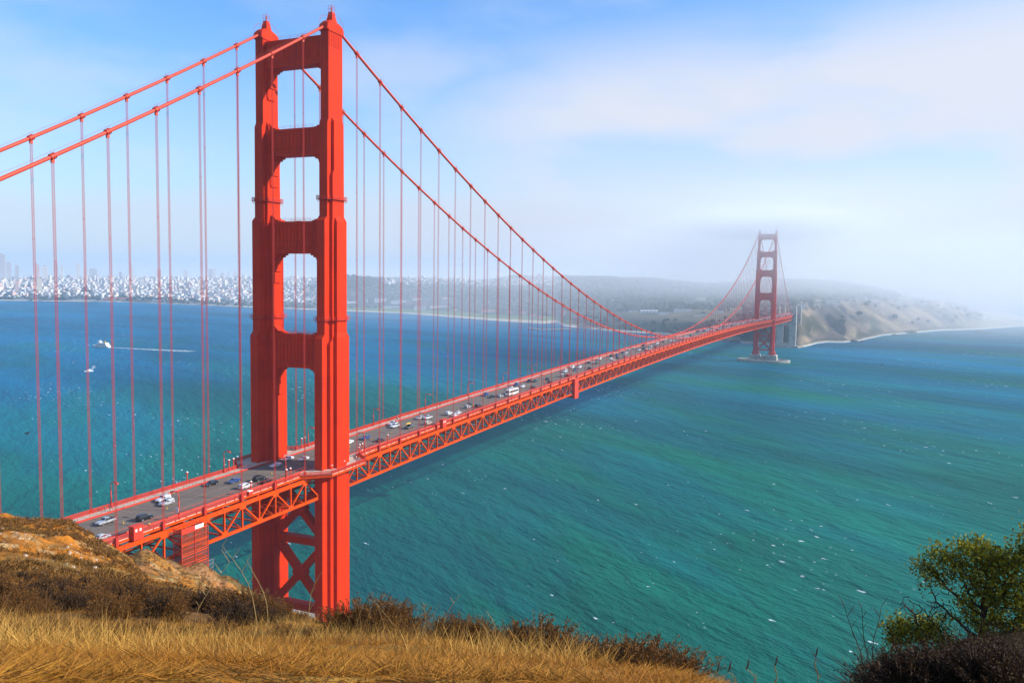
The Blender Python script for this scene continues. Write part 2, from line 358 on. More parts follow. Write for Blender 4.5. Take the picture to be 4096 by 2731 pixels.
    # piers
    if near:
        m = MB(); m.box(-24, 24, -13, 13, 2, 13.0); m.box(-27, 27, -16, 16, -3, 6.5); m.build('pier', 'concrete', t)
    else:
        for sx in (-1, 1):
            m = MB(); m.rbox([(-2, 9.6, 13.6), (4.8, 9.6, 13.6), (4.8, 8.8, 12.6), (11.8, 8.3, 12), (13.0, 7.6, 11.2)], cx=sx*14.2)
            for q in (-6, -2, 2, 6): m.box(sx*14.2+q*.9-.8, sx*14.2+q*.9+.8, -13.0, 13.0, 1, 11.0)
            m.build('pier', 'concrete', t)
        m = MB(); m.box(-5.5, 5.5, -8, 8, -2, 7.5); m.box(-2, 2, -9.4, 9.4, -2, 11.6); m.build('pier', 'concrete', t)
        m = MB(); n = 96; rr = []
        for i in range(n):
            a = 2*math.pi*i/n; ca, sa = math.cos(a), math.sin(a)
            rr.append([(45*ca, 25*sa, -3), (45*ca, 25*sa, 3.9), (44.5*ca, 24.6*sa, 4.6), (41.2*ca, 21.4*sa, 4.6), (40.8*ca, 21*sa, 3.9), (40.6*ca, 20.8*sa, -3)])
        rr.append(rr[0]); m.loft(rr, cap=False); m.build('fender_wall', 'concrete', t, True)
    return t
tower1 = make_tower(0, True)
tower2 = make_tower(1280, False)

# main cables
ys = np.concatenate([np.linspace(-343, 0, 60), np.linspace(0, 1280, 220)[1:], np.linspace(1280, 1623, 50)[1:]])
for sx in (1, -1):
    m = MB(); m.tube([(sx*H, y, cz(y)) for y in ys], .47, 12); cb = m.build('main_cable', 'cable', bridge, True)
    m = MB()
    for k in (-.55, .55): m.tube([(sx*H+k, y, cz(y)+1.35+(.25*abs(math.sin(y*math.pi/15.24)))*-1) for y in np.arange(-343, 1623, 5.08)], .022, 3, cap=False)
    for k in range(-22, 106):
        y = k*PAN
        for q in (-.55, .55): m.beam((sx*H+q*.6, y, cz(y)+.4), (sx*H+q, y, cz(y)+1.4), .05, .05)
    m.build('hand_rope', 'rope2', cb)
# suspenders
def susp(m, sx, y, simple=False):
    zt, zb = cz(y), dz(y)-.9
    if zt-zb < 2.2: return
    for a, b in ((-.24, -.13), (.24, -.13), (-.24, .13), (.24, .13)):
        m.tube([(sx*H+b, y+a, zt), (sx*H+b, y+a, zb)], .043, 4 if simple else 6, cap=False)
    nb = int((zt-zb)/28)
    for i in range(1, nb+1):
        z = zb+(zt-zb)*i/(nb+1); m.box(sx*H-.15, sx*H+.15, y-.27, y+.27, z-.06, z+.06)
    m.box(sx*H-.3, sx*H+.3, y-.42, y+.42, zb, dz(y)+1.35)
def band(m, sx, y):
    s_ = (cz(y+1)-cz(y-1))/2; L_ = math.hypot(1, s_); d = Vector((0, 1/L_, s_/L_)); c = Vector((sx*H, y, cz(y)))
    m.tube([c-d*.75, c+d*.75], .66, 10)
    for q in (-.55, 0, .55): m.tube([c+d*(q-.07), c+d*(q+.07)], .76, 10)
    m.box(sx*H-.22, sx*H+.22, y-.4, y+.4, cz(y)-1.5, cz(y)-.4)
ms = MB(); nstuff = 0
for sx in (1, -1):
    for k in list(range(-8, 0))+list(range(1, 84))+list(range(85, 106)):
        y = k*PAN
        if k <= 42 and k >= -8 and cz(y)-dz(y) > 2.4:
            m = MB(); susp(m, sx, y); s1 = m.build('suspender', 'rope', bridge)
            m = MB(); band(m, sx, y); m.build('cable_band', 'cable', s1)
        else:
            susp(ms, sx, y, True); band(ms, sx, y)
tag(ms.build('suspender', 'rope', bridge), kind='stuff')

# deck
def strip(m, xs, zoff, y0, y1, step, thick=None, mi=0):
    """a sheet between x positions following the deck curve; xs=(x0,x1)"""
    yy = np.arange(y0, y1+.01, step)
    rings = [[(xs[0], y, dz(y)+zoff-(thick or .02)), (xs[1], y, dz(y)+zoff-(thick or .02)), (xs[1], y, dz(y)+zoff), (xs[0], y, dz(y)+zoff)] for y in yy]
    m.loft(rings, mi)
Y0, Y1 = -152.4, 1844.0
m = MB(); strip(m, (-9.4, 9.4), 0, Y0, Y1, 15.24, .35); road = m.build('roadway', 'asphalt', bridge)
m = MB()
for k in range(-10, 121):
    y = k*PAN-3.4
    m.box(-9.3, 9.3, y-.09, y+.09, dz(y)-.1, dz(y)+.006)
m.build('expansion_joint', 'joint', road)
m = MB()
for k in range(-30, 110):
    for lx in (-5.9, -3.0, -.1, 5.2):
        for q in range(5):
            y = k*5.0*1.0+q*1.0
            if q < 4 and k % 2 == 0: m.box(lx-.06, lx+.06, y-.06, y+.06, dz(y)-.01, dz(y)+.03)
m.build('lane_button_row', 'reflector', road)
for sx in (1, -1):
    m = MB(); strip(m, tuple(sorted((sx*9.75, sx*13.0))), .22, Y0, Y1, 15.24, .3)
    if True:   # wider walk round the towers
        for ty in (0, 1280):
            m.prism([(sx*12.9, ty-17), (sx*20.9, ty-10), (sx*20.9, ty+10), (sx*12.9, ty+17)], 'z', dz(ty)-.15, dz(ty)+.224)
    sw = m.build('sidewalk', 'walk', bridge)
    m = MB()
    for i in range(-40, 300):
        y = i*3.81
        m.box(min(sx*9.8, sx*12.95), max(sx*9.8, sx*12.95), y-.04, y+.04, dz(y)+.2, dz(y)+.226)
    m.build('paving_joint', 'joint', sw)
    m = MB(); strip(m, tuple(sorted((sx*9.4, sx*9.75))), .42, Y0, Y1, 15.24, 1.1); m.build('kerb_girder', 'rail', sw)
# railings: outer pedestrian fence, ledge under it, inner handrail
def path_pts(sx):
    """outer edge of the walk, with the bay round each tower"""
    P_ = []
    for ty in (0, 1280):
        P_ += [(13.15, ty-17.2), (21.0, ty-10.2), (21.0, ty+10.2), (13.15, ty+17.2)]
    P_ = [(13.15, Y0)]+P_+[(13.15, Y1)]
    return [(sx*a, b) for a, b in P_]
def lerp_path(sx):
    segs = path_pts(sx); o = []
    for (a, b) in zip(segs, segs[1:]):
        Ln = math.hypot(b[0]-a[0], b[1]-a[1]); n = max(1, round(Ln/3.81)); o += [(a[0]+(b[0]-a[0])*i/n, a[1]+(b[1]-a[1])*i/n) for i in range(n)]
    return o+[segs[-1]]
for sx in (1, -1):
    pts = lerp_path(sx); m = MB(); g = MB(); lg = MB()
    for i, (a, b) in enumerate(zip(pts, pts[1:])):
        za, zb = dz(a[1])+.22, dz(b[1])+.22
        m.beam((a[0], a[1], za+1.22), (b[0], b[1], zb+1.22), .16, .1); m.beam((a[0], a[1], za+.12), (b[0], b[1], zb+.12), .1, .1)
        m.box(a[0]-.09, a[0]+.09, a[1]-.09, a[1]+.09, za-.95, za+1.28)
        near = a[1] < 160
        n = 20 if near else 7; w = .045 if near else .17
        for j in range(n):
            t = (j+.5)/n; x = a[0]+(b[0]-a[0])*t; y = a[1]+(b[1]-a[1])*t; z = za+(zb-za)*t
            m.box(x-.035, x+.035, y-w, y+w, z+.15, z+1.18, caps=False)
        lg.beam((a[0]+sx*.05, a[1], za-.62), (b[0]+sx*.05, b[1], zb-.62), .12, .62)
        lg.beam((a[0]+sx*.12, a[1], za-.28), (b[0]+sx*.12, b[1], zb-.28), .3, .07)
    m.build('outer_railing', 'rail', bridge); lg.build('fascia_ledge', 'steel2', bridge)
    m = MB()
    yy = np.arange(Y0, 1640, 3.81)
    for a, b in zip(yy, yy[1:]):
        m.beam((sx*9.6, a, dz(a)+1.5), (sx*9.6, b, dz(b)+1.5), .06, .06)
        m.beam((sx*9.6, a, dz(a)+.4), (sx*9.6, a, dz(a)+1.52), .08, .08)
        if a < 200 and sx > 0:
            for q in range(1, 6): y = a+q*.635; m.beam((sx*9.6, y, dz(y)+.4), (sx*9.6, y, dz(y)+.85), .06, .06)
    m.build('inner_handrail', 'rail', bridge)
# stiffening trusses: chords, posts and diagonals at x = +-13.7, floor beams and laterals between
HP = PAN/2
for sx in (1, -1):
    m = MB()
    for k in range(-20, 210):
        y = k*HP; z = dz(y); y2 = y+HP; z2 = dz(y2); zt, zb = z-1.75, z-9.35; zt2, zb2 = z2-1.75, z2-9.35
        if -2 < k*HP < 1 and False: continue
        if abs(y) < 7 or abs(y-1280) < 7: pass
        m.beam((sx*H, y, zt), (sx*H, y2, zt2), .62, 1.25); m.beam((sx*H, y, zb), (sx*H, y2, zb2), .62, .95)
        m.beam((sx*H, y, zb+.4), (sx*H, y, zt-.5), .6, .42, (0, 1, 0))
        g = 1.5
        if k % 2 == 0:
            m.beam((sx*H, y, zt-.3), (sx*H, y2, zb2+.3), .42, .52, (1, 0, 0))
            m.prism([(y-1.7, zt-.5), (y-.9, zt-1.5), (y+.9, zt-1.5), (y+1.7, zt-.5)], 'x', sx*H-.33, sx*H+.33)
        else:
            m.beam((sx*H, y, zb+.3), (sx*H, y2, zt2-.3), .42, .52, (1, 0, 0))
            m.prism([(y-1.6, zb+.4), (y-.8, zb+1.3), (y+.8, zb+1.3), (y+1.6, zb+.4)], 'x', sx*H-.33, sx*H+.33)
    m.build('stiffening_truss', 'steel2', bridge)
m = MB()
for k in range(-20, 210):
    y = k*HP; z = dz(y)
    m.box(-13.4, 13.4, y-.18, y+.18, z-2.6, z-.45)
    m.beam((-13.4, y, z-9.3), (13.4, y, z-9.3), .4, .4)
    s_ = 1 if k % 2 else -1
    m.beam((-13.4*s_, y, z-9.35), (0, y+HP, dz(y+HP)-9.35), .35, .35); m.beam((13.4*s_, y, z-9.4), (0, y+HP, dz(y+HP)-9.4), .35, .35)
    if k % 2 == 0:
        m.beam((-13.4, y, z-2.4), (0, y, z-9.2), .3, .3); m.beam((13.4, y, z-2.4), (0, y, z-9.2), .3, .3)
for x in (-8, -4, 0, 4, 8):
    strip(m, (x-.15, x+.15), -.36, Y0, 1600, 15.24, .9)
strip(m, (-.7, .7), -8.9, Y0, 1600, 15.24, .12)
m.build('floor_system', 'steel2', bridge)
# concrete pylons, arch and anchorage at the south end (children of the bridge)
def slab_with_arch(m, y0, y1, x0, x1, zt, ax0, ax1, az0, azs):
    m.box(x0, ax0, y0, y1, -2, zt); m.box(ax1, x1, y0, y1, -2, zt); n = 10; xc = (ax0+ax1)/2; r = (ax1-ax0)/2
    pts = [(xc-r*math.cos(math.pi*i/n), azs+r*1.1*math.sin(math.pi*i/n)) for i in range(n+1)]
    m.prism(pts+[(ax1, zt-.01), (ax0, zt-.01)], 'y', y0+.01, y1-.01); m.box(ax0, ax1, y0+.5, y1-.5, -2, az0)
for i, (ya, yb) in enumerate(((1636, 1650), (1744, 1757))):
    m = MB(); slab_with_arch(m, ya, yb, -20, 20, 62.5, -6.5, 6.5, 9, 42)
    for sx in (-1, 1):
        m.box(sx*17.2-2.9, sx*17.2+2.9, ya-.6, yb+.6, -2, 80); m.rbox([(80, 2.5, 6.6), (84, 2.5, 6.6), (84, 1.7, 5.2), (88, 1.7, 5.2)], cx=sx*17.2, cy=(ya+yb)/2)
    if i == 0: m.box(-26, 26, 1628, 1658, -3, 5.0)
    m.build('concrete_pylon', 'concrete', bridge)
m = MB()
for sx in (-10, 10):
    pp = [(1650+94*i/16, 14+42*math.sin(math.pi*i/16)) for i in range(17)]; p2 = [(a, b+5) for a, b in pp]
    for a, b, c, d in zip(pp, pp[1:], p2, p2[1:]):
        m.beam((sx, *a), (sx, *b), 1.0, 1.0); m.beam((sx, *c), (sx, *d), 1.0, 1.0); m.beam((sx, *a), (sx, *d), .5, .5); m.beam((sx, a[0], c[1]), (sx, a[0], 64), .7, .7)
m.build('steel_arch', 'steel2', bridge)
m = MB(); m.box(-17, 19, 1790, 1822, -2, 42); m.box(19, 21, 1792, 1800, -2, 45); m.box(-15, 15, 1822, 1850, 20, 60); m.build('anchorage_housing', 'cream', bridge)
# ------------------------------------------------------------ water
def water_mat():
    m = bpy.data.materials.new('sea_water'); m.use_nodes = True; t = m.node_tree; p = t.nodes['Principled BSDF']
    g = N(t, 'ShaderNodeNewGeometry'); pos = g.outputs['Position']
    def noise(sc, det=4, along=1, rot=0, rough=.5):
        # rot: heading of the crests; 'along' < 1 draws them out
        mp = N(t, 'ShaderNodeMapping'); mp.inputs['Rotation'].default_value = (0, 0, -rot); L(t, pos, mp.inputs[0])
        m2_ = N(t, 'ShaderNodeMapping'); m2_.inputs['Scale'].default_value = (along, 1, 1); L(t, mp.outputs[0], m2_.inputs[0])
        n = N(t, 'ShaderNodeTexNoise'); n.inputs['Scale'].default_value = sc; n.inputs['Detail'].default_value = det; n.inputs['Roughness'].default_value = rough; L(t, m2_.outputs[0], n.inputs[0]); return n.outputs[0]
    sp = N(t, 'ShaderNodeSeparateXYZ'); L(t, pos, sp.inputs[0])
    # silt plumes: greener water near the north shore and in long drifting bands
    big = noise(.0035, 4, .45, R(-40)); band = noise(.011, 5, .28, R(-38))
    near = mrange(t, sp.outputs[1], 1300, 100, .10, .80)
    f = math_(t, 'ADD', mrange(t, big, .42, .62, 0, .45), math_(t, 'ADD', near, mrange(t, band, .42, .66, 0, .40)), True)
    east = mrange(t, sp.outputs[0], -150, -900, 0, .6)
    f = math_(t, 'SUBTRACT', f, east, True)
    mx = N(t, 'ShaderNodeMix', data_type='RGBA'); L(t, f, mx.inputs[0]); mx.inputs[6].default_value = (.001, .100, .200, 1); mx.inputs[7].default_value = (.001, .106, .070, 1)
    gust = noise(.0045, 4, .35, R(-20))
    m3 = N(t, 'ShaderNodeMix', data_type='RGBA', blend_type='MULTIPLY'); m3.inputs[0].default_value = 1; L(t, mx.outputs[2], m3.inputs[6])
    cb = N(t, 'ShaderNodeCombineColor'); gv = mrange(t, gust, .34, .66, .68, 1.28)
    for i in range(3): L(t, gv, cb.inputs[i])
    L(t, cb.outputs[0], m3.inputs[7])
    # foam: whitecaps on wave crests, denser where the wind bites
    wc = noise(.27, 3, .40, R(-34), .62); pat = noise(.006, 3, .5, R(-30)); 
    thr = mrange(t, pat, .35, .65, .765, .640, 'LINEAR')
    foam = mrange(t, math_(t, 'SUBTRACT', wc, thr), 0, .03)
    m2 = N(t, 'ShaderNodeMix', data_type='RGBA'); L(t, foam, m2.inputs[0]); L(t, m3.outputs[2], m2.inputs[6]); m2.inputs[7].default_value = (.62, .68, .7, 1)
    # waves
    w1 = noise(.05, 4, .34, R(-40), .55); w2 = noise(.22, 5, .42, R(-30), .62); w3 = noise(1.1, 3, .6, R(-20), .6)
    h = math_(t, 'ADD', math_(t, 'MULTIPLY', w1, 6.5), math_(t, 'ADD', math_(t, 'MULTIPLY', w2, 2.2), math_(t, 'MULTIPLY', w3, .5)))
    b = N(t, 'ShaderNodeBump'); b.inputs['Strength'].default_value = 1; b.inputs['Distance'].default_value = 1.0; L(t, h, b.inputs['Height'])
    t.nodes.remove(p); df = N(t, 'ShaderNodeBsdfDiffuse'); gl = N(t, 'ShaderNodeBsdfGlossy'); gl.inputs['Roughness'].default_value = .22; fr = N(t, 'ShaderNodeFresnel'); fr.inputs['IOR'].default_value = 1.2; gl.inputs['Color'].default_value = (.5, .85, 1, 1)
    for q in (df, gl, fr): L(t, b.outputs[0], q.inputs['Normal'])
    L(t, m2.outputs[2], df.inputs['Color']); ms_ = N(t, 'ShaderNodeMixShader')
    # wave facets too small to see keep distant water from mirroring the sky fully
    fac = math_(t, 'MULTIPLY', math_(t, 'MINIMUM', fr.outputs[0], .11), math_(t, 'SUBTRACT', 1, foam)); L(t, fac, ms_.inputs[0]); L(t, df.outputs[0], ms_.inputs[1]); L(t, gl.outputs[0], ms_.inputs[2])
    L(t, ms_.outputs[0], t.nodes['Material Output'].inputs['Surface'])
    return m
M['water'] = water_mat()
# one sheet out to the horizon
def sheet():
    rs = np.concatenate([[0], np.geomspace(50, 22000, 40)]); n = 72; V = [(CAM[0], CAM[1]+500, 0)]; F = []
    for r in rs[1:]:
        for j in range(n): a = 2*math.pi*j/n; V.append((CAM[0]+r*math.cos(a), CAM[1]+500+r*math.sin(a), 0))
    f3 = [(0, 1+j, 1+(j+1) % n) for j in range(n)]
    for i in range(len(rs)-2):
        for j in range(n): a = 1+i*n; F.append((a+j, a+n+j, a+n+(j+1) % n, a+(j+1) % n))
    me = bpy.data.meshes.new('water'); me.from_pydata(V, [], f3+F); me.materials.append(M['water']); me.update(); return link('water', me)
tag(sheet(), kind='structure')

# ------------------------------------------------------------ terrain (polar heightfields round the viewpoint: fine near, coarse far)
def cover_mat(name, rough, nscale, namt, bump, bdist):
    m = bpy.data.materials.new(name); m.use_nodes = True; t = m.node_tree; p = t.nodes['Principled BSDF']; p.inputs['Roughness'].default_value = rough; p.inputs['Specular IOR Level'].default_value = .15
    a = N(t, 'ShaderNodeAttribute', attribute_name='cover'); g = N(t, 'ShaderNodeNewGeometry')
    n = N(t, 'ShaderNodeTexNoise'); n.inputs['Scale'].default_value = nscale; n.inputs['Detail'].default_value = 7; n.inputs['Roughness'].default_value = .65; L(t, g.outputs['Position'], n.inputs[0])
    v = mrange(t, n.outputs[0], .3, .7, 1-namt, 1+namt, 'LINEAR'); c = N(t, 'ShaderNodeCombineColor')
    for i in range(3): L(t, v, c.inputs[i])
    mx = N(t, 'ShaderNodeMix', data_type='RGBA', blend_type='MULTIPLY'); mx.inputs[0].default_value = 1; L(t, a.outputs['Color'], mx.inputs[6]); L(t, c.outputs[0], mx.inputs[7]); L(t, mx.outputs[2], p.inputs['Base Color'])
    b = N(t, 'ShaderNodeBump'); b.inputs['Strength'].default_value = bump; b.inputs['Distance'].default_value = bdist; L(t, n.outputs[0], b.inputs['Height']); L(t, b.outputs[0], p.inputs['Normal'])
    return m
def grid_from_cols(cols, us, Ds):
    """cols: {u:[(v or ('z',z), D),...]} -> slope table interpolated over log D and u"""
    keys = sorted(cols); T = np.zeros((len(keys), len(Ds))); lD = np.log(Ds)
    for i, k in enumerate(keys):
        dd = []; tt = []
        for v, D in cols[k]:
            dd.append(math.log(D)); tt.append((CAM[2]-v[1])/D if isinstance(v, tuple) else slope(k, v))
        T[i] = np.interp(lD, dd, tt)
    return np.array([np.interp(us, keys, T[:, j]) for j in range(len(Ds))]).T
def az_dirs(us):
    d = np.array([ray(u, 1000) for u in us]); return d[:, :2]/np.hypot(d[:, 0], d[:, 1])[:, None]

# --- far side: city, wooded hills, coastal cliffs
def Dz0(u, v): p = at_z(u, v, 0); return math.hypot(p[0]-CAM[0], p[1]-CAM[1])
shore = {-700: 684, -300: 687, 0: 690, 300: 694, 560: 705, 787: 714, 917: 719, 986: 724, 1071: 731, 1157: 738, 1242: 743, 1276: 741, 1293: 750, 1328: 753, 1379: 758, 1430: 762, 1515: 767, 1600: 775, 1664: 780, 1702: 788, 1745: 790, 1790: 796, 1827: 799, 1867: 787.6, 1889: 785, 1931: 785.5, 1963: 782, 2017: 769, 2084: 763.5, 2151: 757.6, 2204: 756, 2258: 754, 2352: 746, 2500: 738, 2800: 728}
def interp_keys(d, u): ks = sorted(d); return float(np.interp(u, ks, [d[k] for k in ks]))
ridge_keys = {  # u: list of (v,D) after the shore
    -700: [(676, 4900), (650, 5600), (637, 6500), (650, 7600)],
    0: [(684, 4720), (672, 5000), (652, 5600), (640, 6300), (650, 7400)],
    300: [(688, 4350), (676, 4700), (652, 5300), (641, 5900), (650, 7200)],
    560: [(699, 3850), (688, 4200), (660, 4900), (641, 5500), (650, 7000)],
    700: [(704, 3600), (690, 3950), (662, 4600), (641, 5300), (650, 7000)],
    790: [(708, 3450), (695, 3700), (655, 3950), (633, 4300), (645, 6500)],
    900: [(713, 3300), (700, 3500), (660, 3900), (640, 4500), (645, 6500)],
    1000: [(718, 3150), (700, 3400), (665, 3800), (642, 4600), (646, 6500)],
    1100: [(724, 2950), (706, 3200), (668, 3600), (646, 4700), (650, 6500)],
    1180: [(731, 2820), (712, 3000), (672, 3400), (642, 4500), (634, 5600)],
    1290: [(742, 2600), (722, 2800), (690, 3100), (650, 3900), (637, 4400), (650, 6500)],
    1380: [(750, 2380), (738, 2480), (712, 2800), (680, 3200), (636, 3950), (650, 6000)],
    1480: [(760, 1.01), (742, 1.04), (712, 1.18), (690, 1.32), (640, 1.8), (652, 2.7)],
    1600: [(768, 1.01), (740, 1.04), (712, 1.18), (690, 1.35), (655, 1.8), (662, 2.9)],
    1700: [(781, 1.01), (738, 1.05), (716, 1.18), (690, 1.4), (651, 1.9), (662, 3.0)],
    1760: [(784, 1.01), (736, 1.05), (716, 1.18), (688, 1.4), (644, 1.95), (662, 3.1)],
    1830: [(784, 1.012), (748, 1.05), (712, 1.10), (692, 1.28), (643, 1.9), (665, 3.0)],
    1890: [(774, 1.012), (742, 1.05), (706, 1.11), (688, 1.25), (647, 1.8), (668, 2.8)],
    1960: [(771, 1.012), (740, 1.05), (700, 1.13), (688, 1.25), (656, 1.75), (675, 2.7)],
    2020: [(761, 1.01), (734, 1.05), (697, 1.13), (688, 1.22), (668, 1.7), (682, 2.5)],
    2090: [(757, 1.01), (740, 1.05), (706, 1.13), (698, 1.22), (686, 1.65), (692, 2.4)],
    2160: [(753, 1.01), (742, 1.05), (718, 1.13), (708, 1.25), (698, 1.65), (702, 2.4)],
    2240: [(751, 1.01), (744, 1.05), (733, 1.13), (722, 1.3), (712, 1.65), (712, 2.3)],
    2352: [(744, 1.01), (739, 1.05), (733, 1.15), (725, 1.35), (718, 1.6), (718, 2.2)],
    2800: [(727, 1.01), (722, 1.05), (717, 1.15), (712, 1.3), (708, 1.6), (708, 2.0)],
}
usf = np.linspace(-650, 2780, 660)
nD = 180; colsF = {}
Tz = np.zeros((len(usf), nD)); DD = np.zeros((len(usf), nD)); rk = sorted(ridge_keys)
for i, u in enumerate(usf):
    sv = interp_keys(shore, u); D0 = Dz0(u, sv)
    # blend of the two neighbouring key columns, in units of log(D/D0)
    j = min(max(np.searchsorted(rk, u)-1, 0), len(rk)-2); a, b = rk[j], rk[j+1]; w = min(max((u-a)/(b-a), 0), 1)
    frac = np.concatenate([np.linspace(-.010, .12, 66), np.linspace(.124, 1.0, nD-66)])
    Dmax = 8000; Dl = D0*np.exp(frac*math.log(Dmax/D0)); z = np.zeros(nD)
    for kk, ww in ((a, 1-w), (b, w)):
        sk = Dz0(kk, interp_keys(shore, kk)); xs = [math.log(.985), 0.0]; zs = [-6, .3]
        for v, D in ridge_keys[kk]:
            D = D*sk if D < 10 else D      # small numbers are multiples of the shore distance
            xs.append(math.log(D/sk)); zs.append(CAM[2]-D*slope(kk, v))
        xs.append(math.log(8600/sk)); zs.append(5)
        z += ww*np.interp(np.log(Dl/D0), xs, zs)
    Tz[i] = z; DD[i] = Dl
dirs = az_dirs(usf); X = CAM[0]+dirs[:, 0:1]*DD; Y = CAM[1]+dirs[:, 1:2]*DD
land = ss(0, 14, Tz)
U2 = np.repeat(usf[:, None], nD, 1)
cliffy = ss(1790, 1850, usf)[:, None]*(1-ss(2300, 2420, usf))[:, None]
rill = fbm(X*1.0+Y*.25, Y*.35, 60, 4)-.5; 
gull = np.abs(fbm(X+.3*Y, Y*.22-X*.1, 110, 4)-.5)
Z = Tz+land*((fbm(X, Y, 260, 5)-.5)*16*ss(20, 60, Tz)+rill*6)+cliffy*ss(3, 25, Tz)*(1-ss(70, 105, Tz))*((np.abs(fbm(U2+Tz*1.3, Tz*.3+U2*.2, 20, 3)-.5))*75-9)
slopeF = np.abs(np.gradient(Z, axis=1)/np.gradient(DD, axis=1))
C_wood = np.array((.022, .032, .016)); C_tan = np.array((.30, .23, .15)); C_scrub = np.array((.075, .065, .045)); C_sand = np.array((.50, .43, .32)); C_grass = np.array((.13, .20, .05)); C_city = np.array((.17, .17, .165)); C_dry = np.array((.22, .17, .09))
cv = np.zeros(Z.shape+(3,)); n1 = fbm(X, Y, 420, 5); n2 = fbm(X+900, Y, 90, 5)
U2 = np.repeat(usf[:, None], nD, 1); ratio = np.log(DD/DD[:, 5:6])
cityw = (1-ss(690, 800, U2))
cv[:] = C_wood
mixc = lambda c, w: cv.__setitem__(slice(None), cv*(1-w[..., None])+c*w[..., None])
mixc(C_scrub, ss(.5, .62, n2)*.6)
mixc(C_dry, ss(.56, .66, n1)*ss(1250, 1500, U2)*ss(20, 40, Z)*.8)
mixc(C_city, cityw*ss(.45, .6, n2+.12))
mixc(C_grass*.9, ss(760, 800, U2)*(1-ss(1300, 1340, U2))*ss(2.2, 3.5, Z)*(1-ss(9, 14, Z))*ss(.4, .5, n1+.12))
face = cliffy*ss(3, 9, Z)*(1-ss(84, 100, Z)); st1 = fbm(U2+Z*1.15, Z*.35+U2*.15, 13, 3); st2 = fbm(U2+Z*.9+300, Z*.8, 55, 3)
mixc(np.array((.125, .10, .08)), face); mixc(C_tan*1.02, face*ss(.46, .60, st1*.55+st2*.45)); mixc(np.array((.05, .055, .032)), face*ss(.52, .62, fbm(U2+Z*.8+77, Z*.9, 38, 4))*.9)
mixc(C_sand, (1-ss(2.0, 4.5, Z))*ss(-2, 0, Z)*np.where(U2 < 1560, 1, .7))
mixc(C_sand, ss(2180, 2260, U2)*(1-ss(14, 22, Z))*.9)
nx, ny = Z.shape; idx = np.arange(nx*ny).reshape(nx, ny)
F = np.stack([idx[:-1, :-1], idx[1:, :-1], idx[1:, 1:], idx[:-1, 1:]], -1).reshape(-1, 4)
terr = np_mesh('far_shore_terrain', np.stack([X, Y, Z], -1).reshape(-1, 3), F, cover_mat('far_ground', .95, .02, .35, .6, 8), smooth=True, cols=cv.reshape(-1, 3))
tag(terr, kind='structure')
def far_z(u, D):
    i = int(np.clip((u-usf[0])/(usf[1]-usf[0]), 0, len(usf)-1)); return float(np.interp(D, DD[i], Z[i]))
def far_pt(u, D):
    d = ray(u, 1000); h = math.hypot(d[0], d[1]); return CAM[0]+d[0]/h*D, CAM[1]+d[1]/h*D, far_z(u, D)
# surf along the ocean beach
m = MB()
su = np.arange(1838, 2780, 6.0); pa = []; pb = []
for u in su:
    D = Dz0(u, interp_keys(shore, u)); w = 7+16*fbm(u*1.0, 3.0, 30, 3)+(10 if u > 1990 else 0)
    d = ray(u, 1000); h = math.hypot(d[0], d[1])
    pa.append((CAM[0]+d[0]/h*(D+9), CAM[1]+d[1]/h*(D+9))); pb.append((CAM[0]+d[0]/h*(D-w), CAM[1]+d[1]/h*(D-w)))
for i in range(len(su)-1):
    m.loft([[(*pb[i], -.2), (*pa[i], -.2), (*pa[i], .5), (*pb[i], .12)], [(*pb[i+1], -.2), (*pa[i+1], -.2), (*pa[i+1], .5), (*pb[i+1], .12)]], cap=False)
M['foam'] = mat('sea_foam', (.8, .84, .86), .9, var=(.35, .5, .55), vscale=.12, amt=.6, bump=.4, bscale=1)
tag(m.build('surf', 'foam'), 'white surf breaking along the beach below the far cliffs', 'surf', kind='stuff')

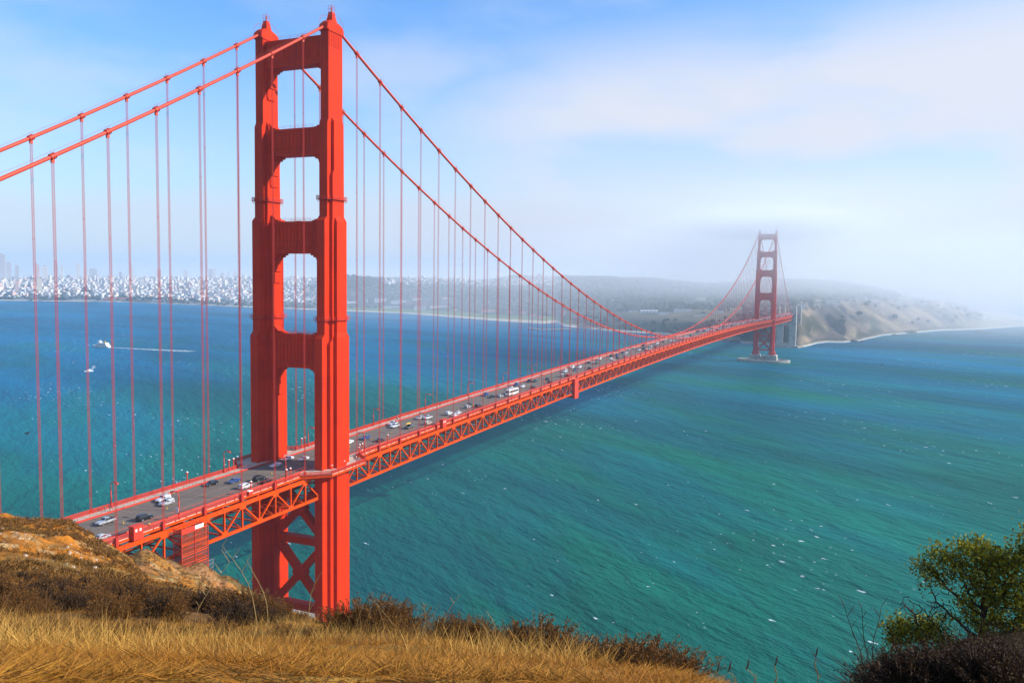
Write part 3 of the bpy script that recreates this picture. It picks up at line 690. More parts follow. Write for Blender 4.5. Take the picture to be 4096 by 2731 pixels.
# --- near side: the headland the viewer stands on
FG = {
 -500: [(('z', 139.3), .8), (1568, 3.6), (1440, 14), (1395, 22), (1330, 42), (1260, 62), (1178, 90), (('z', 92), 130), (('z', 62), 235), (('z', 40), 280), (('z', -6), 360), (('z', -12), 420)],
 0: [(('z', 139.3), .8), (1568, 3.6), (1440, 14), (1395, 22), (1330, 42), (1250, 62), (1180, 90), (('z', 92), 130), (('z', 62), 235), (('z', 40), 280), (('z', -6), 360), (('z', -12), 420)],
 150: [(('z', 139.3), .8), (1568, 3.6), (1440, 14), (1395, 22), (1335, 42), (1250, 64), (1181, 90), (('z', 90), 130), (('z', 62), 235), (('z', 38), 280), (('z', -6), 350), (('z', -12), 420)],
 200: [(('z', 139.3), .8), (1568, 3.6), (1440, 14), (1400, 22), (1345, 42), (1270, 64), (1215, 87), (('z', 86), 130), (('z', 62), 235), (('z', 36), 280), (('z', -6), 350), (('z', -12), 420)],
 262: [(('z', 139.3), .8), (1568, 3.6), (1440, 14), (1400, 22), (1350, 42), (1300, 60), (1253, 84), (('z', 84), 130), (('z', 61), 230), (('z', 34), 280), (('z', -6), 345), (('z', -12), 420)],
 297: [(('z', 139.3), .8), (1568, 3.6), (1440, 14), (1400, 22), (1355, 42), (1320, 58), (1281, 82), (1310, 130), (1274, 222), (1330, 252), (('z', 30), 280), (('z', -6), 340), (('z', -12), 420)],
 318: [(('z', 139.3), .8), (1568, 3.6), (1440, 14), (1400, 22), (1360, 42), (1345, 56), (1318, 80), (1325, 130), (1255, 224), (1320, 252), (('z', 30), 280), (('z', -6), 340), (('z', -12), 420)],
 334: [(('z', 139.3), .8), (1568, 3.6), (1440, 14), (1400, 22), (1365, 42), (1350, 60), (1332, 80), (1330, 130), (1254, 226), (1320, 252), (('z', 30), 280), (('z', -6), 340), (('z', -12), 420)],
 375: [(('z', 139.3), .8), (1568, 3.6), (1440, 14), (1405, 22), (1370, 42), (1352, 80), (1335, 140), (1275, 229), (1315, 252), (('z', 30), 280), (('z', -6), 340), (('z', -12), 420)],
 417: [(('z', 139.3), .8), (1568, 3.6), (1440, 14), (1405, 22), (1375, 42), (1360, 80), (1340, 140), (1300, 233), (1322, 256), (('z', 24), 285), (('z', -6), 340), (('z', -12), 420)],
 438: [(('z', 139.3), .8), (1568, 3.6), (1440, 14), (1408, 22), (1380, 42), (1364, 80), (1345, 160), (1292, 242), (1330, 258), (('z', 22), 285), (('z', -6), 335), (('z', -12), 420)],
 460: [(('z', 139.3), .8), (1568, 3.6), (1442, 14), (1410, 22), (1385, 42), (1368, 90), (1350, 170), (1289, 243), (1330, 258), (('z', 20), 285), (('z', -6), 335), (('z', -12), 420)],
 503: [(('z', 139.3), .8), (1568, 3.6), (1442, 14), (1412, 22), (1390, 42), (1374, 90), (1360, 180), (1317, 246), (1350, 262), (('z', 18), 285), (('z', -6), 335), (('z', -12), 420)],
 519: [(('z', 139.3), .8), (1568, 3.6), (1442, 14), (1413, 22), (1392, 42), (1378, 90), (1364, 180), (1314, 247), (1350, 262), (('z', 18), 285), (('z', -6), 335), (('z', -12), 420)],
 535: [(('z', 139.3), .8), (1568, 3.6), (1442, 14), (1414, 22), (1394, 42), (1380, 90), (1368, 180), (1325, 249), (1360, 264), (('z', 18), 285), (('z', -6), 330), (('z', -12), 420)],
 574: [(('z', 139.3), .8), (1568, 3.6), (1442, 14), (1416, 22), (1402, 42), (1392, 90), (1384, 180), (1350, 253), (1390, 268), (('z', 12), 288), (('z', -6), 330), (('z', -12), 420)],
 601: [(('z', 139.3), .8), (1568, 3.6), (1442, 14), (1418, 22), (1408, 42), (1400, 90), (1394, 180), (1367, 257), (1400, 272), (('z', 8), 290), (('z', -6), 325), (('z', -12), 420)],
 655: [(('z', 139.3), .8), (1568, 3.6), (1444, 14), (1426, 24), (1420, 42), (1418, 100), (1416, 180), (1400, 263), (1430, 276), (('z', 5), 290), (('z', -6), 320), (('z', -12), 420)],
 708: [(('z', 139.3), .8), (1568, 3.6), (1446, 14), (1436, 24), (1440, 50), (1442, 120), (1440, 200), (1422, 268), (1450, 280), (('z', 3), 292), (('z', -6), 320), (('z', -12), 420)],
 746: [(('z', 139.3), .8), (1568, 3.6), (1450, 13), (1456, 30), (1462, 60), (1466, 120), (1462, 200), (1448, 274), (1480, 285), (('z', 2), 298), (('z', -6), 320), (('z', -12), 420)],
 800: [(('z', 139.3), .8), (1568, 3.6), (1452, 13), (1470, 30), (1490, 60), (1500, 120), (1500, 200), (1500, 260), (('z', 3), 298), (('z', -6), 320), (('z', -12), 420)],
 900: [(('z', 139.3), .8), (1568, 3.6), (1456, 13), (1500, 30), (1540, 60), (1600, 120), (1640, 200), (('z', 2), 285), (('z', -6), 310), (('z', -12), 420)],
 1000: [(('z', 139.3), .8), (1568, 3.5), (1466, 12.5), (1530, 28), (1600, 60), (1680, 120), (1740, 180), (('z', 0), 260), (('z', -12), 420)],
 1100: [(('z', 139.3), .8), (1572, 3.5), (1482, 12), (1560, 26), (1650, 60), (1760, 120), (('z', 0), 230), (('z', -12), 420)],
 1200: [(('z', 139.3), .8), (1575, 3.5), (1505, 11.5), (1580, 24), (1700, 60), (1800, 110), (('z', 0), 215), (('z', -12), 420)],
 1300: [(('z', 139.3), .8), (1580, 3.5), (1514, 11), (1600, 24), (1720, 60), (1820, 110), (('z', 0), 210), (('z', -12), 420)],
 1400: [(('z', 139.3), .8), (1590, 3.5), (1530, 10), (1620, 24), (1740, 60), (1840, 110), (('z', 0), 205), (('z', -12), 420)],
 1500: [(('z', 139.3), .8), (1600, 3.5), (1546, 9), (1640, 24), (1760, 60), (1850, 110), (('z', 0), 205), (('z', -12), 420)],
 1600: [(('z', 139.3), .8), (1620, 3.5), (1565, 8), (1660, 24), (1780, 60), (1860, 110), (('z', 0), 205), (('z', -12), 420)],
 1700: [(('z', 139.3), .8), (1660, 3.5), (1590, 7.5), (1680, 24), (1800, 60), (1860, 110), (('z', 0), 205), (('z', -12), 420)],
 1900: [(('z', 139.3), .8), (1670, 3.5), (1592, 8), (1680, 24), (1800, 60), (1860, 110), (('z', 0), 205), (('z', -12), 420)],
 1990: [(('z', 139.3), .8), (1650, 3.5), (1571, 9), (1660, 24), (1800, 60), (1860, 110), (('z', 0), 205), (('z', -12), 420)],
 2060: [(('z', 139.3), .8), (1640, 3.5), (1540, 10), (1640, 24), (1780, 60), (1860, 110), (('z', 0), 205), (('z', -12), 420)],
 2150: [(('z', 139.3), .8), (1630, 3.5), (1508, 11), (1610, 24), (1770, 60), (1860, 110), (('z', 0), 205), (('z', -12), 420)],
 2250: [(('z', 139.3), .8), (1620, 3.5), (1478, 12), (1560, 24), (1760, 60), (1860, 110), (('z', 0), 205), (('z', -12), 420)],
 2352: [(('z', 139.3), .8), (1610, 3.5), (1452, 13), (1520, 24), (1740, 60), (1860, 110), (('z', 0), 205), (('z', -12), 420)],
 2900: [(('z', 139.3), .8), (1560, 3.5), (1380, 15), (1440, 24), (1700, 60), (1860, 110), (('z', 0), 215), (('z', -12), 420)],
}
usn = np.concatenate([np.linspace(-480, 760, 560), np.linspace(764, 2880, 380)]); Dn = np.concatenate([np.geomspace(.8, 3.2, 12), np.geomspace(3.4, 420, 300)])
Tn = grid_from_cols(FG, usn, Dn); dn = az_dirs(usn); Xn = CAM[0]+dn[:, 0:1]*Dn; Yn = CAM[1]+dn[:, 1:2]*Dn
Zn = CAM[2]-Tn*Dn[None, :]
Dg = np.repeat(Dn[None, :], len(usn), 0)
a_ = ss(3, 14, Dg)*.10+ss(30, 80, Dg)*.9
Zn = Zn+(fbm(Xn, Yn, 2.0, 4)-.5)*.35*ss(2, 6, Dg)+(fbm(Xn, Yn, 9, 5)-.5)*2.6*ss(28, 60, Dg)+(np.abs(fbm(Xn+50, Yn, 18, 4)-.5))*-5*ss(100, 180, Dg)+(fbm(Xn, Yn, 1.6, 3)-.5)*.8*ss(30, 60, Dg)
Un = np.repeat(usn[:, None], len(Dn), 1); cn = np.zeros(Zn.shape+(3,)); q1 = fbm(Xn, Yn, 7, 5); q2 = fbm(Xn+31, Yn+7, 1.9, 4)
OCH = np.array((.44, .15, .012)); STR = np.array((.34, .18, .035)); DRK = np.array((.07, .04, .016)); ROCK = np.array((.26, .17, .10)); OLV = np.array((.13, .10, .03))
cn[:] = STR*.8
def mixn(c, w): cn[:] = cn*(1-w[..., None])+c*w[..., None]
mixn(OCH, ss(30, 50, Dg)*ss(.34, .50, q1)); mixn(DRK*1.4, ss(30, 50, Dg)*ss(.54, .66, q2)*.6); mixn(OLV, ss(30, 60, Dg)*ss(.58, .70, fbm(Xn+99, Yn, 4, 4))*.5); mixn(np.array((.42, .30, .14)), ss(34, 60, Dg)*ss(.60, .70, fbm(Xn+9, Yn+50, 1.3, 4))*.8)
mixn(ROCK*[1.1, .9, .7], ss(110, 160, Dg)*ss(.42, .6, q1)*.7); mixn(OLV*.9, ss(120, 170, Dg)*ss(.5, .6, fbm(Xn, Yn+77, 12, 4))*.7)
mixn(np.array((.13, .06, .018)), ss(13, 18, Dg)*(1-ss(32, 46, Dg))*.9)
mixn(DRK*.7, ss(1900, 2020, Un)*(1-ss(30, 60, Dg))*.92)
mixn(np.array((.10, .09, .075)), (1-ss(1, 7, Zn))*ss(100, 150, Dg))
nx, ny = Zn.shape; idx = np.arange(nx*ny).reshape(nx, ny)
F = np.stack([idx[:-1, :-1], idx[1:, :-1], idx[1:, 1:], idx[:-1, 1:]], -1).reshape(-1, 4)
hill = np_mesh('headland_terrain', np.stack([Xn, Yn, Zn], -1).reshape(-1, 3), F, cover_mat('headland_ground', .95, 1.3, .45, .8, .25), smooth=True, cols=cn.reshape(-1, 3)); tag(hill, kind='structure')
def near_z(u, D):
    i = int(np.clip(np.searchsorted(usn, u), 1, len(usn)-1)); j = i-1; w = (u-usn[j])/(usn[i]-usn[j]); return float((1-w)*np.interp(D, Dn, Zn[j])+w*np.interp(D, Dn, Zn[i]))
def near_pt(u, D):
    d = ray(u, 1000); h = math.hypot(d[0], d[1]); return CAM[0]+d[0]/h*D, CAM[1]+d[1]/h*D, near_z(u, D)

# ------------------------------------------------------------ air
def vol_mat(name, dens, col=(1, 1, 1), an=.2):
    m = bpy.data.materials.new(name); m.use_nodes = True; t = m.node_tree; t.nodes.clear()
    v = N(t, 'ShaderNodeVolumePrincipled'); v.inputs['Density'].default_value = dens; v.inputs['Color'].default_value = (*col, 1); v.inputs['Anisotropy'].default_value = an
    o = N(t, 'ShaderNodeOutputMaterial'); L(t, v.outputs[0], o.inputs['Volume'])
    return m
HAZE = .000085
m = MB(); m.box(-9000, 9000, -600, 9200, -14, 330); hz = m.build('haze', vol_mat('haze_air', HAZE, (.55, .78, 1.0), .1)); tag(hz, 'thin sea haze lying over the strait and city', 'haze', kind='stuff')
def fogblob(c, r, dens, name='fog_bank', label=None):
    bm = bmesh.new(); bmesh.ops.create_icosphere(bm, subdivisions=4, radius=1)
    for v in bm.verts:
        n = 1+.22*(fbm(v.co.x*3+c[0]*.01, v.co.y*3+v.co.z, .9, 3)-.5); v.co = Vector((v.co.x*r[0]*n, v.co.y*r[1]*n, v.co.z*r[2]*n))
    me = bpy.data.meshes.new(name); bm.to_mesh(me); bm.free(); me.materials.append(vol_mat(name+'_vapour', dens, (.97, .98, 1), .2)); o = link(name, me, loc=c)
    tag(o, label or 'low white fog swallowing the top of the far tower', 'fog', kind='stuff'); return o

def soft_fog(c, r, dens, label, sc=2.6, lo=.24, inner=.35, colr=(.99, .995, 1)):
    # a bank whose density thins out towards its rim, broken up by noise
    m = bpy.data.materials.new('fog_vapour'); m.use_nodes = True; t = m.node_tree; t.nodes.clear()
    v = N(t, 'ShaderNodeVolumePrincipled'); v.inputs['Color'].default_value = (*colr, 1); v.inputs['Anisotropy'].default_value = .0
    o = N(t, 'ShaderNodeOutputMaterial'); L(t, v.outputs[0], o.inputs['Volume'])
    tcn = N(t, 'ShaderNodeTexCoord'); ln = N(t, 'ShaderNodeVectorMath', operation='LENGTH'); L(t, tcn.outputs['Object'], ln.inputs[0])
    f = mrange(t, ln.outputs['Value'], 1.0, inner)
    n = N(t, 'ShaderNodeTexNoise'); n.inputs['Scale'].default_value = sc; n.inputs['Detail'].default_value = 3; L(t, tcn.outputs['Object'], n.inputs[0])
    L(t, math_(t, 'MULTIPLY', math_(t, 'MULTIPLY', f, mrange(t, n.outputs[0], lo, .6)), dens), v.inputs['Density'])
    bm = bmesh.new(); bmesh.ops.create_icosphere(bm, subdivisions=3, radius=1.02); me = bpy.data.meshes.new('fog_bank'); bm.to_mesh(me); bm.free(); me.materials.append(m)
    ob = link('fog_bank', me, loc=c); ob.scale = r; return tag(ob, label, 'fog', kind='stuff')
soft_fog((10, 1275, 238), (240, 330, 34), .0150, 'small cap of fog swallowing the top of the far tower', 2.2, .1, 0.0, (.965, .975, .99))
soft_fog((60, 1290, 215), (620, 420, 150), .0028, 'thin veil of mist around the upper half of the far tower', 1.8, .05, 0.0)
soft_fog((300, 2150, 200), (1500, 700, 150), .0020, 'broad soft fog bank hanging behind the far tower', 2.4, .15, 0.0)
soft_fog((-3500, 4100, 20), (3300, 2100, 260), .00050, 'pale blue haze settled over the distant city', 1.2, .0, 0.0)
soft_fog((300, 3300, 50), (3300, 2250, 240), .00085, 'pale sea mist beyond the far tower and over the cliffs', 1.6, .1)

# ------------------------------------------------------------ street furniture on the bridge
ORD = ['', 'first', 'second', 'third', 'fourth', 'fifth', 'sixth', 'seventh', 'eighth', 'ninth', 'tenth', 'eleventh', 'twelfth', '13th', '14th', '15th', '16th', '17th', '18th', '19th', '20th', '21st', '22nd', '23rd', '24th', '25th', '26th', '27th', '28th', '29th', '30th']
def make_lamp():
    r = empty('street_lamp')
    m = MB(); m.rbox([(0, .26, .26), (1.2, .24, .24), (1.35, .15, .15)]); m.rbox([(1.35, .15, .15), (5.2, .12, .12)])
    pts = [(0, 0, 5.0)]+[(1.05-1.05*math.cos(a), 0, 6.6+1.05*math.sin(a)) for a in np.linspace(0, math.pi/2, 8)]+[(2.1, 0, 7.65)]
    m.tube(pts, .115, 8); m.build('pole', 'rail', r, True)
    m = MB(); m.loft([[(1.5, -.28, 7.72), (2.75, -.24, 7.62), (2.75, .24, 7.62), (1.5, .28, 7.72)], [(1.62, -.34, 7.38), (2.95, -.30, 7.22), (2.95, .30, 7.22), (1.62, .34, 7.38)]]); hd = m.build('lantern', 'rail', r)
    m = MB(); m.box(1.75, 2.8, -.2, .2, 7.16, 7.28); m.build('lens', 'lampglass', hd); return r
lamp0 = make_lamp(); first = True
for side, sx, x in (('far', -1, -13.0), ('near', 1, 13.0)):
    for k in range(-2, 28):
        y = 21.5+45.72*k
        o = lamp0 if first else dup(lamp0); first = False
        o.location = (x, y, dz(y)+.2); o.rotation_euler = (0, 0, 0 if sx < 0 else math.pi)
        wh = f'{ORD[k+1]} one beyond the near tower' if k >= 0 else ('first on this side of near tower' if k == -1 else 'second on this side of near tower')
        tag(o, f'hooked orange lamp post on the {side} walkway, {wh}', 'street lamp', 'hooked lamp posts along the bridge')
def make_post():
    r = empty('walkway_light')
    m = MB(); m.rbox([(0, .15, .15), (3.3, .12, .12)]); m.rbox([(3.3, .12, .12), (3.75, .36, .36), (3.85, .36, .36)]); m.build('post', 'rail', r)
    m = MB(); m.rbox([(3.85, .3, .3), (4.1, .2, .2), (4.15, .05, .05)]); m.build('cap', 'white', r); return r
p0 = make_post()
for i, (x, y, lb) in enumerate([(-13.1, -40.7, 'lone short walkway light on the far rail, left of the tower'), (-13.1, -21.8, 'left light of the pair on the far rail before the tower'), (-13.1, -19.6, 'right light of the pair on the far rail before the tower'),
        (-13.1, 17.6, 'left light of the pair on the far rail seen through the tower'), (-13.1, 19.4, 'right light of the pair on the far rail seen through the tower'), (13.2, -24.2, 'left light of the pair on the near rail before the tower'), (13.2, -22.2, 'right light of the pair on the near rail before the tower'),
        (13.2, -41.1, 'short walkway light beside the white box on the near rail'), (13.2, 17.8, 'left light of the pair on the near rail right of the tower'), (13.2, 19.6, 'right light of the pair on the near rail right of the tower'), (13.2, 37.2, 'lone short walkway light on the near rail right of the tower')]):
    o = p0 if i == 0 else dup(p0); o.location = (x, y, dz(y)+.2); tag(o, lb, 'walkway light', 'short walkway lights')
q0 = empty('bay_post'); m = MB(); m.beam((0, 0, -1.6), (0, 0, 2.9), .14, .14); m.build('post', 'rail', q0); m = MB(); m.rbox([(2.9, .16, .16), (3.15, .16, .16), (3.2, .06, .06)]); m.build('cap', 'white', q0)
for i, (x, y, lb) in enumerate([(21.1, -10.2, 'left corner of the bay round the tower'), (21.1, -3, 'left of centre on the bay round the tower'), (21.1, 4, 'right of centre on the bay round the tower'), (21.1, 10.2, 'right corner of the bay round the tower'), (17, 13.8, 'slanting right end of the bay round the tower'), (13.3, 17.2, 'inner right end of the bay where the truss begins')]):
    o = q0 if i == 0 else dup(q0); o.location = (x, y, dz(y)+.3); tag(o, f'slim red post with white cap, {lb}', 'post', 'slim posts round the tower bay')
c0 = empty('lane_marker'); m = MB(); m.tube([(0, 0, .02), (0, 0, .06)], .22, 10); m.tube([(0, 0, .06), (0, 0, .75)], .09, 8); m.build('tube', 'yellow', c0)
for k in range(-6, 40):
    y = 12.4+15.24*k; o = c0 if k == -6 else dup(c0); o.location = (2.1, y, dz(y)); tag(o, (f'yellow plastic tube on the road, {ORD[k+1]} beyond the near tower' if 0 <= k < 16 else (f'yellow plastic tube on the road, {ORD[-k]} on this side of the tower' if k < 0 else 'tiny yellow tube dividing the two directions of traffic far along the bridge')), 'lane marker', 'yellow tubes down the middle of the road')
def booth(x, y, lb):
    r = empty('sentry_booth', (x, y, dz(y)+.2)); m = MB(); m.box(-.9, .9, -1.5, 1.5, 0, 2.5); m.box(-1.05, 1.05, -1.65, 1.65, 2.5, 2.7); m.box(-1, .95, -1.55, 1.55, -1.0, .02); m.build('cabin', 'rail', r)
    m = MB(); [m.box(.9, .93, a, a+.55, 1.2, 1.9) for a in (-1.0, .35)]; m.build('window', 'signwhite', r); m = MB(); m.box(-.4, .4, -1.53, -1.5, .1, 2.1); m.build('door', 'steel2', r); tag(r, lb, 'booth', 'red booths on the near walkway')
booth(13.6, -85.2, 'red steel booth with two pale windows on the near railing, bottom left'); booth(13.6, 81.8, 'red steel booth on the near railing to the right of the near tower')
def sign(x, y, lb):
    r = empty('road_sign', (x, y, dz(y)+2.3)); m = MB(); m.box(-.42, .42, -.03, .03, 0, 1.3); m.build('plate', 'signwhite', r); m = MB()
    for z, w in ((1.05, .3), (.8, .22), (.5, .3), (.25, .26)): m.box(-w, w, -.045, -.03, z, z+.11)
    m.build('lettering', 'signblue', r); tag(r, lb, 'sign')
sign(12.9, -70.45, 'small white sign fixed to the near-side lamp post above the scaffold'); sign(12.9, 295.5, 'pale sign on a near-side lamp post past the hanging traveller')
r = empty('equipment_box', (13.4, -41.9, dz(-42)+.2)); m = MB(); m.box(-.5, .5, -.8, .8, 0, 1.1); m.build('cabinet', 'rail', r); m = MB(); m.box(-.55, .55, -.9, .9, 1.1, 1.3); m.build('lid', 'white', r); tag(r, 'red cabinet with a white lid on the near railing left of the tower', 'box')
# scaffold tower hung on the truss over the cliff
r = empty('scaffold', (14.6, -69, 57.0)); m = MB()
for y in (-4.9, 0, 4.9):
    for x in (.2, 3.2): m.tube([(x, y, 0), (x, y, 14.4)], .11, 6)
for z in np.arange(.2, 14.5, 1.42):
    for x in (.2, 3.2): m.tube([(x, -4.9, z), (x, 4.9, z)], .055, 5)
    for y in (-4.9, 4.9): m.tube([(.2, y, z), (3.2, y, z)], .05, 5)
for i in range(9):
    z = i*1.5; s_ = 1 if i % 2 else -1; m.tube([(.25, -4.9*s_, z), (.25, 4.9*s_, z+1.4)], .045, 4); m.tube([(.3, 0, z), (.3, 4.9*s_, z+1.4)], .045, 4)
m.build('frame', 'rail', r)
m = MB()
for z in np.arange(1.6, 14, 2.84): m.box(.3, 3.1, -4.8, 4.8, z, z+.09)
for z in (.6, 3.6, 6.6, 9.6): m.box(3.1, 3.16, -4.8, 4.8, z, z+.25)
m.build('platform', 'steel2', r); m = MB(); m.box(3.2, 3.3, -4.9, -.1, 12.9, 14.5); m.build('panel', 'rail', r); m = MB(); m.box(3.22, 3.3, 0, 3.2, 13.3, 14.3); m.build('board', 'white', r)
mm_ = bpy.data.materials.new('scaffold_netting'); mm_.use_nodes = True; t_ = mm_.node_tree; pp = t_.nodes['Principled BSDF']; pp.inputs['Base Color'].default_value = (.22, .04, .015, 1); pp.inputs['Roughness'].default_value = .9; pp.inputs['Alpha'].default_value = .42; M['net'] = mm_
m = MB(); m.box(3.02, 3.04, -4.8, 4.8, .1, 12.8); m.box(.3, 3.0, -4.83, -4.81, .1, 14.2); m.build('netting', 'net', r); tag(r, 'netted red scaffold tower standing on the cliff against the truss', 'scaffold')
r = empty('wire_fence', (17.5, -66, 57.3)); m = MB()
for y in np.arange(-4, 4.5, 2): m.tube([(0, y, -1.5), (0, y, 2.6)], .06, 5)
for z in (0, 1.3, 2.5): m.tube([(0, -4, z), (0, 4, z)], .04, 4)
for y in np.arange(-4, 4, .25): m.tube([(0, y, 0), (0, y+1.2, 2.5)], .012, 3)
m.build('fence', 'grey', r); tag(r, 'pale wire fence at the foot of the scaffold on the cliff edge', 'fence')
r = empty('maintenance_traveller', (14.3, 253.2, dz(253)-12.2)); m = MB(); m.box(0, 1.3, -3.6, 3.6, 0, 12.2); m.build('cage', 'rail', r); m = MB()
for z in np.arange(0, 12.3, 1.74): m.box(1.3, 1.42, -3.6, 3.6, z-.09, z+.09)
for y in (-3.6, 3.6): m.box(1.3, 1.43, y-.1, y+.1, 0, 12.2)
m.build('ladder_rungs', 'cable', r); m = MB(); m.box(-28, -.3, -1.2, 1.2, .2, 1.2); m.build('gantry', 'steel2', r); tag(r, 'red maintenance traveller hanging down the outside of the truss', 'traveller')

# ------------------------------------------------------------ vehicles
def paint(name, c, metal=.2): M[name] = mat(name, c, .28, metal, coat=.6); return name
for n_, c_ in dict(car_white=(.72, .73, .74), car_silver=(.42, .43, .45), car_black=(.012, .013, .016), car_blue=(.03, .07, .22), car_red=(.42, .015, .012), car_grey=(.12, .13, .14), car_green=(.02, .06, .05), car_beige=(.50, .46, .38), bus_white=(.74, .75, .72), bus_gold=(.55, .35, .04)).items(): paint(n_, c_)
def body_loft(m, secs, hw):
    rings = []
    for y, zb, zs, zt, k in secs:       # y, underside, shoulder, top, roof half-width factor
        w = hw*(.90 if abs(y) > secs[-1][0]*.93 else 1.0)
        rings.append([(-w*.93, y, zb), (w*.93, y, zb), (w, y, zb+.22), (w*.985, y, zs-.05), (w*.94, y, zs), (w*k, y, zt), (w*k*.6, y, zt+.035), (-w*k*.6, y, zt+.035), (-w*k, y, zt), (-w*.94, y, zs), (-w*.985, y, zs-.05), (-w, y, zb+.22)])
    m.loft(rings)
SPEC = {
 'sedan': (4.6, .90, [(-2.3, .35, .78, .80, .8), (-2.2, .25, .95, .98, .86), (-1.35, .22, .97, 1.02, .86), (-.65, .2, .96, 1.42, .66), (.45, .2, .95, 1.45, .66), (1.15, .2, .92, .96, .82), (2.05, .24, .80, .83, .84), (2.3, .36, .62, .64, .8)]),
 'suv': (4.75, .95, [(-2.37, .45, .95, 1.05, .86), (-2.3, .33, 1.05, 1.35, .80), (-2.05, .3, 1.06, 1.72, .74), (-1.0, .28, 1.06, 1.78, .76), (.35, .28, 1.05, 1.74, .74), (1.05, .28, 1.02, 1.10, .84), (2.1, .32, .95, .98, .86), (2.37, .45, .75, .78, .82)]),
 'wagon': (4.7, .90, [(-2.35, .38, .88, .95, .84), (-2.25, .26, .98, 1.25, .8), (-1.9, .24, .98, 1.46, .70), (.4, .22, .96, 1.48, .68), (1.15, .22, .93, .98, .82), (2.1, .26, .80, .84, .84), (2.35, .38, .64, .66, .8)]),
 'pickup': (5.6, .98, [(-2.8, .5, 1.02, 1.04, .9), (-2.75, .45, 1.05, 1.06, .9), (-.62, .42, 1.06, 1.08, .9), (-.55, .42, 1.06, 1.78, .74), (.55, .42, 1.05, 1.80, .74), (1.2, .42, 1.03, 1.10, .86), (2.5, .44, .98, 1.02, .86), (2.8, .52, .8, .84, .84)]),
 'van': (5.1, .98, [(-2.55, .4, 1.1, 1.5, .84), (-2.45, .3, 1.1, 1.95, .80), (.9, .28, 1.1, 2.0, .8), (1.6, .28, 1.05, 1.20, .84), (2.3, .32, .95, 1.0, .86), (2.55, .42, .75, .78, .82)]),
}
PROTO = {}
def make_car(kind, col):
    Ln, hw, secs = SPEC[kind]; r = empty('car' if kind != 'pickup' else 'pickup_truck'); hl = Ln/2
    m = MB(); body_loft(m, secs, hw)
    b = m.build('body', col, r, False)
    # glazing: proud panes on the cabin sides, windscreen and back light
    cab = [s for s in secs if s[3] > s[2]+.28]; f, k = cab[-1], cab[0]; nxt = secs[secs.index(f)+1]; prv = secs[secs.index(k)-1]
    m = MB(); e = .012
    for s_ in (-1, 1):
        xt, xs = s_*(hw*f[4]+e), s_*(hw*.955+e)
        xt2 = s_*(hw*k[4]+e)
        m.add([(xs, k[0]-.12, k[2]+.06), (xs, nxt[0]-.2, nxt[2]+.1), (xt+s_*.02, f[0]-.02, f[3]-.09), (xt2+s_*.02, k[0]+.1, k[3]-.09)], [(0, 1, 2, 3)] if s_ > 0 else [(3, 2, 1, 0)])
    m.add([(-hw*.80, nxt[0]-.02, nxt[3]+.03), (hw*.80, nxt[0]-.02, nxt[3]+.03), (hw*f[4]*.9, f[0]+.08, f[3]), (-hw*f[4]*.9, f[0]+.08, f[3])], [(0, 1, 2, 3)])
    m.add([(hw*.78, prv[0]-.0, prv[3]+.06), (-hw*.78, prv[0]-.0, prv[3]+.06), (-hw*k[4]*.88, k[0]-.07, k[3]-.03), (hw*k[4]*.88, k[0]-.07, k[3]-.03)], [(0, 1, 2, 3)])
    m.build('window', 'glass', r)
    wr = .34 if kind in ('sedan', 'wagon') else .39
    for s_ in (-1, 1):
        for y in (hl*.62, -hl*.60):
            m = MB(); m.disc((s_*(hw-.11), y, wr), wr, (1, 0, 0), 14, .22); w = m.build('wheel', 'rubber', r)
            m = MB(); m.disc((s_*(hw+.0), y, wr), wr*.62, (1, 0, 0), 10, .03); m.build('rim', 'rim', w)
        m = MB(); m.box(s_*hw*.62-.2, s_*hw*.62+.2, hl-.13, hl-.03+.05, secs[-1][2]-.08, secs[-1][2]+.06); m.build('headlight', 'headlamp', r)
        m = MB(); m.box(s_*hw*.68-.16, s_*hw*.68+.16, -hl-.015, -hl+.15, secs[0][2]-.18, secs[0][2]-.02); m.build('tail_light', 'redlamp', r)
    if kind == 'pickup':
        m = MB(); m.box(-hw*.8, hw*.8, -2.68, -.72, 1.095, 1.13); m.build('bed', 'black', r)
    if kind in ('suv', 'wagon'):
        m = MB(); [m.box(s_*hw*.62-.03, s_*hw*.62+.03, -1.8, .3, secs[3][3]+.03, secs[3][3]+.1) for s_ in (-1, 1)]; m.build('roof_rack', 'black', r)
    return r
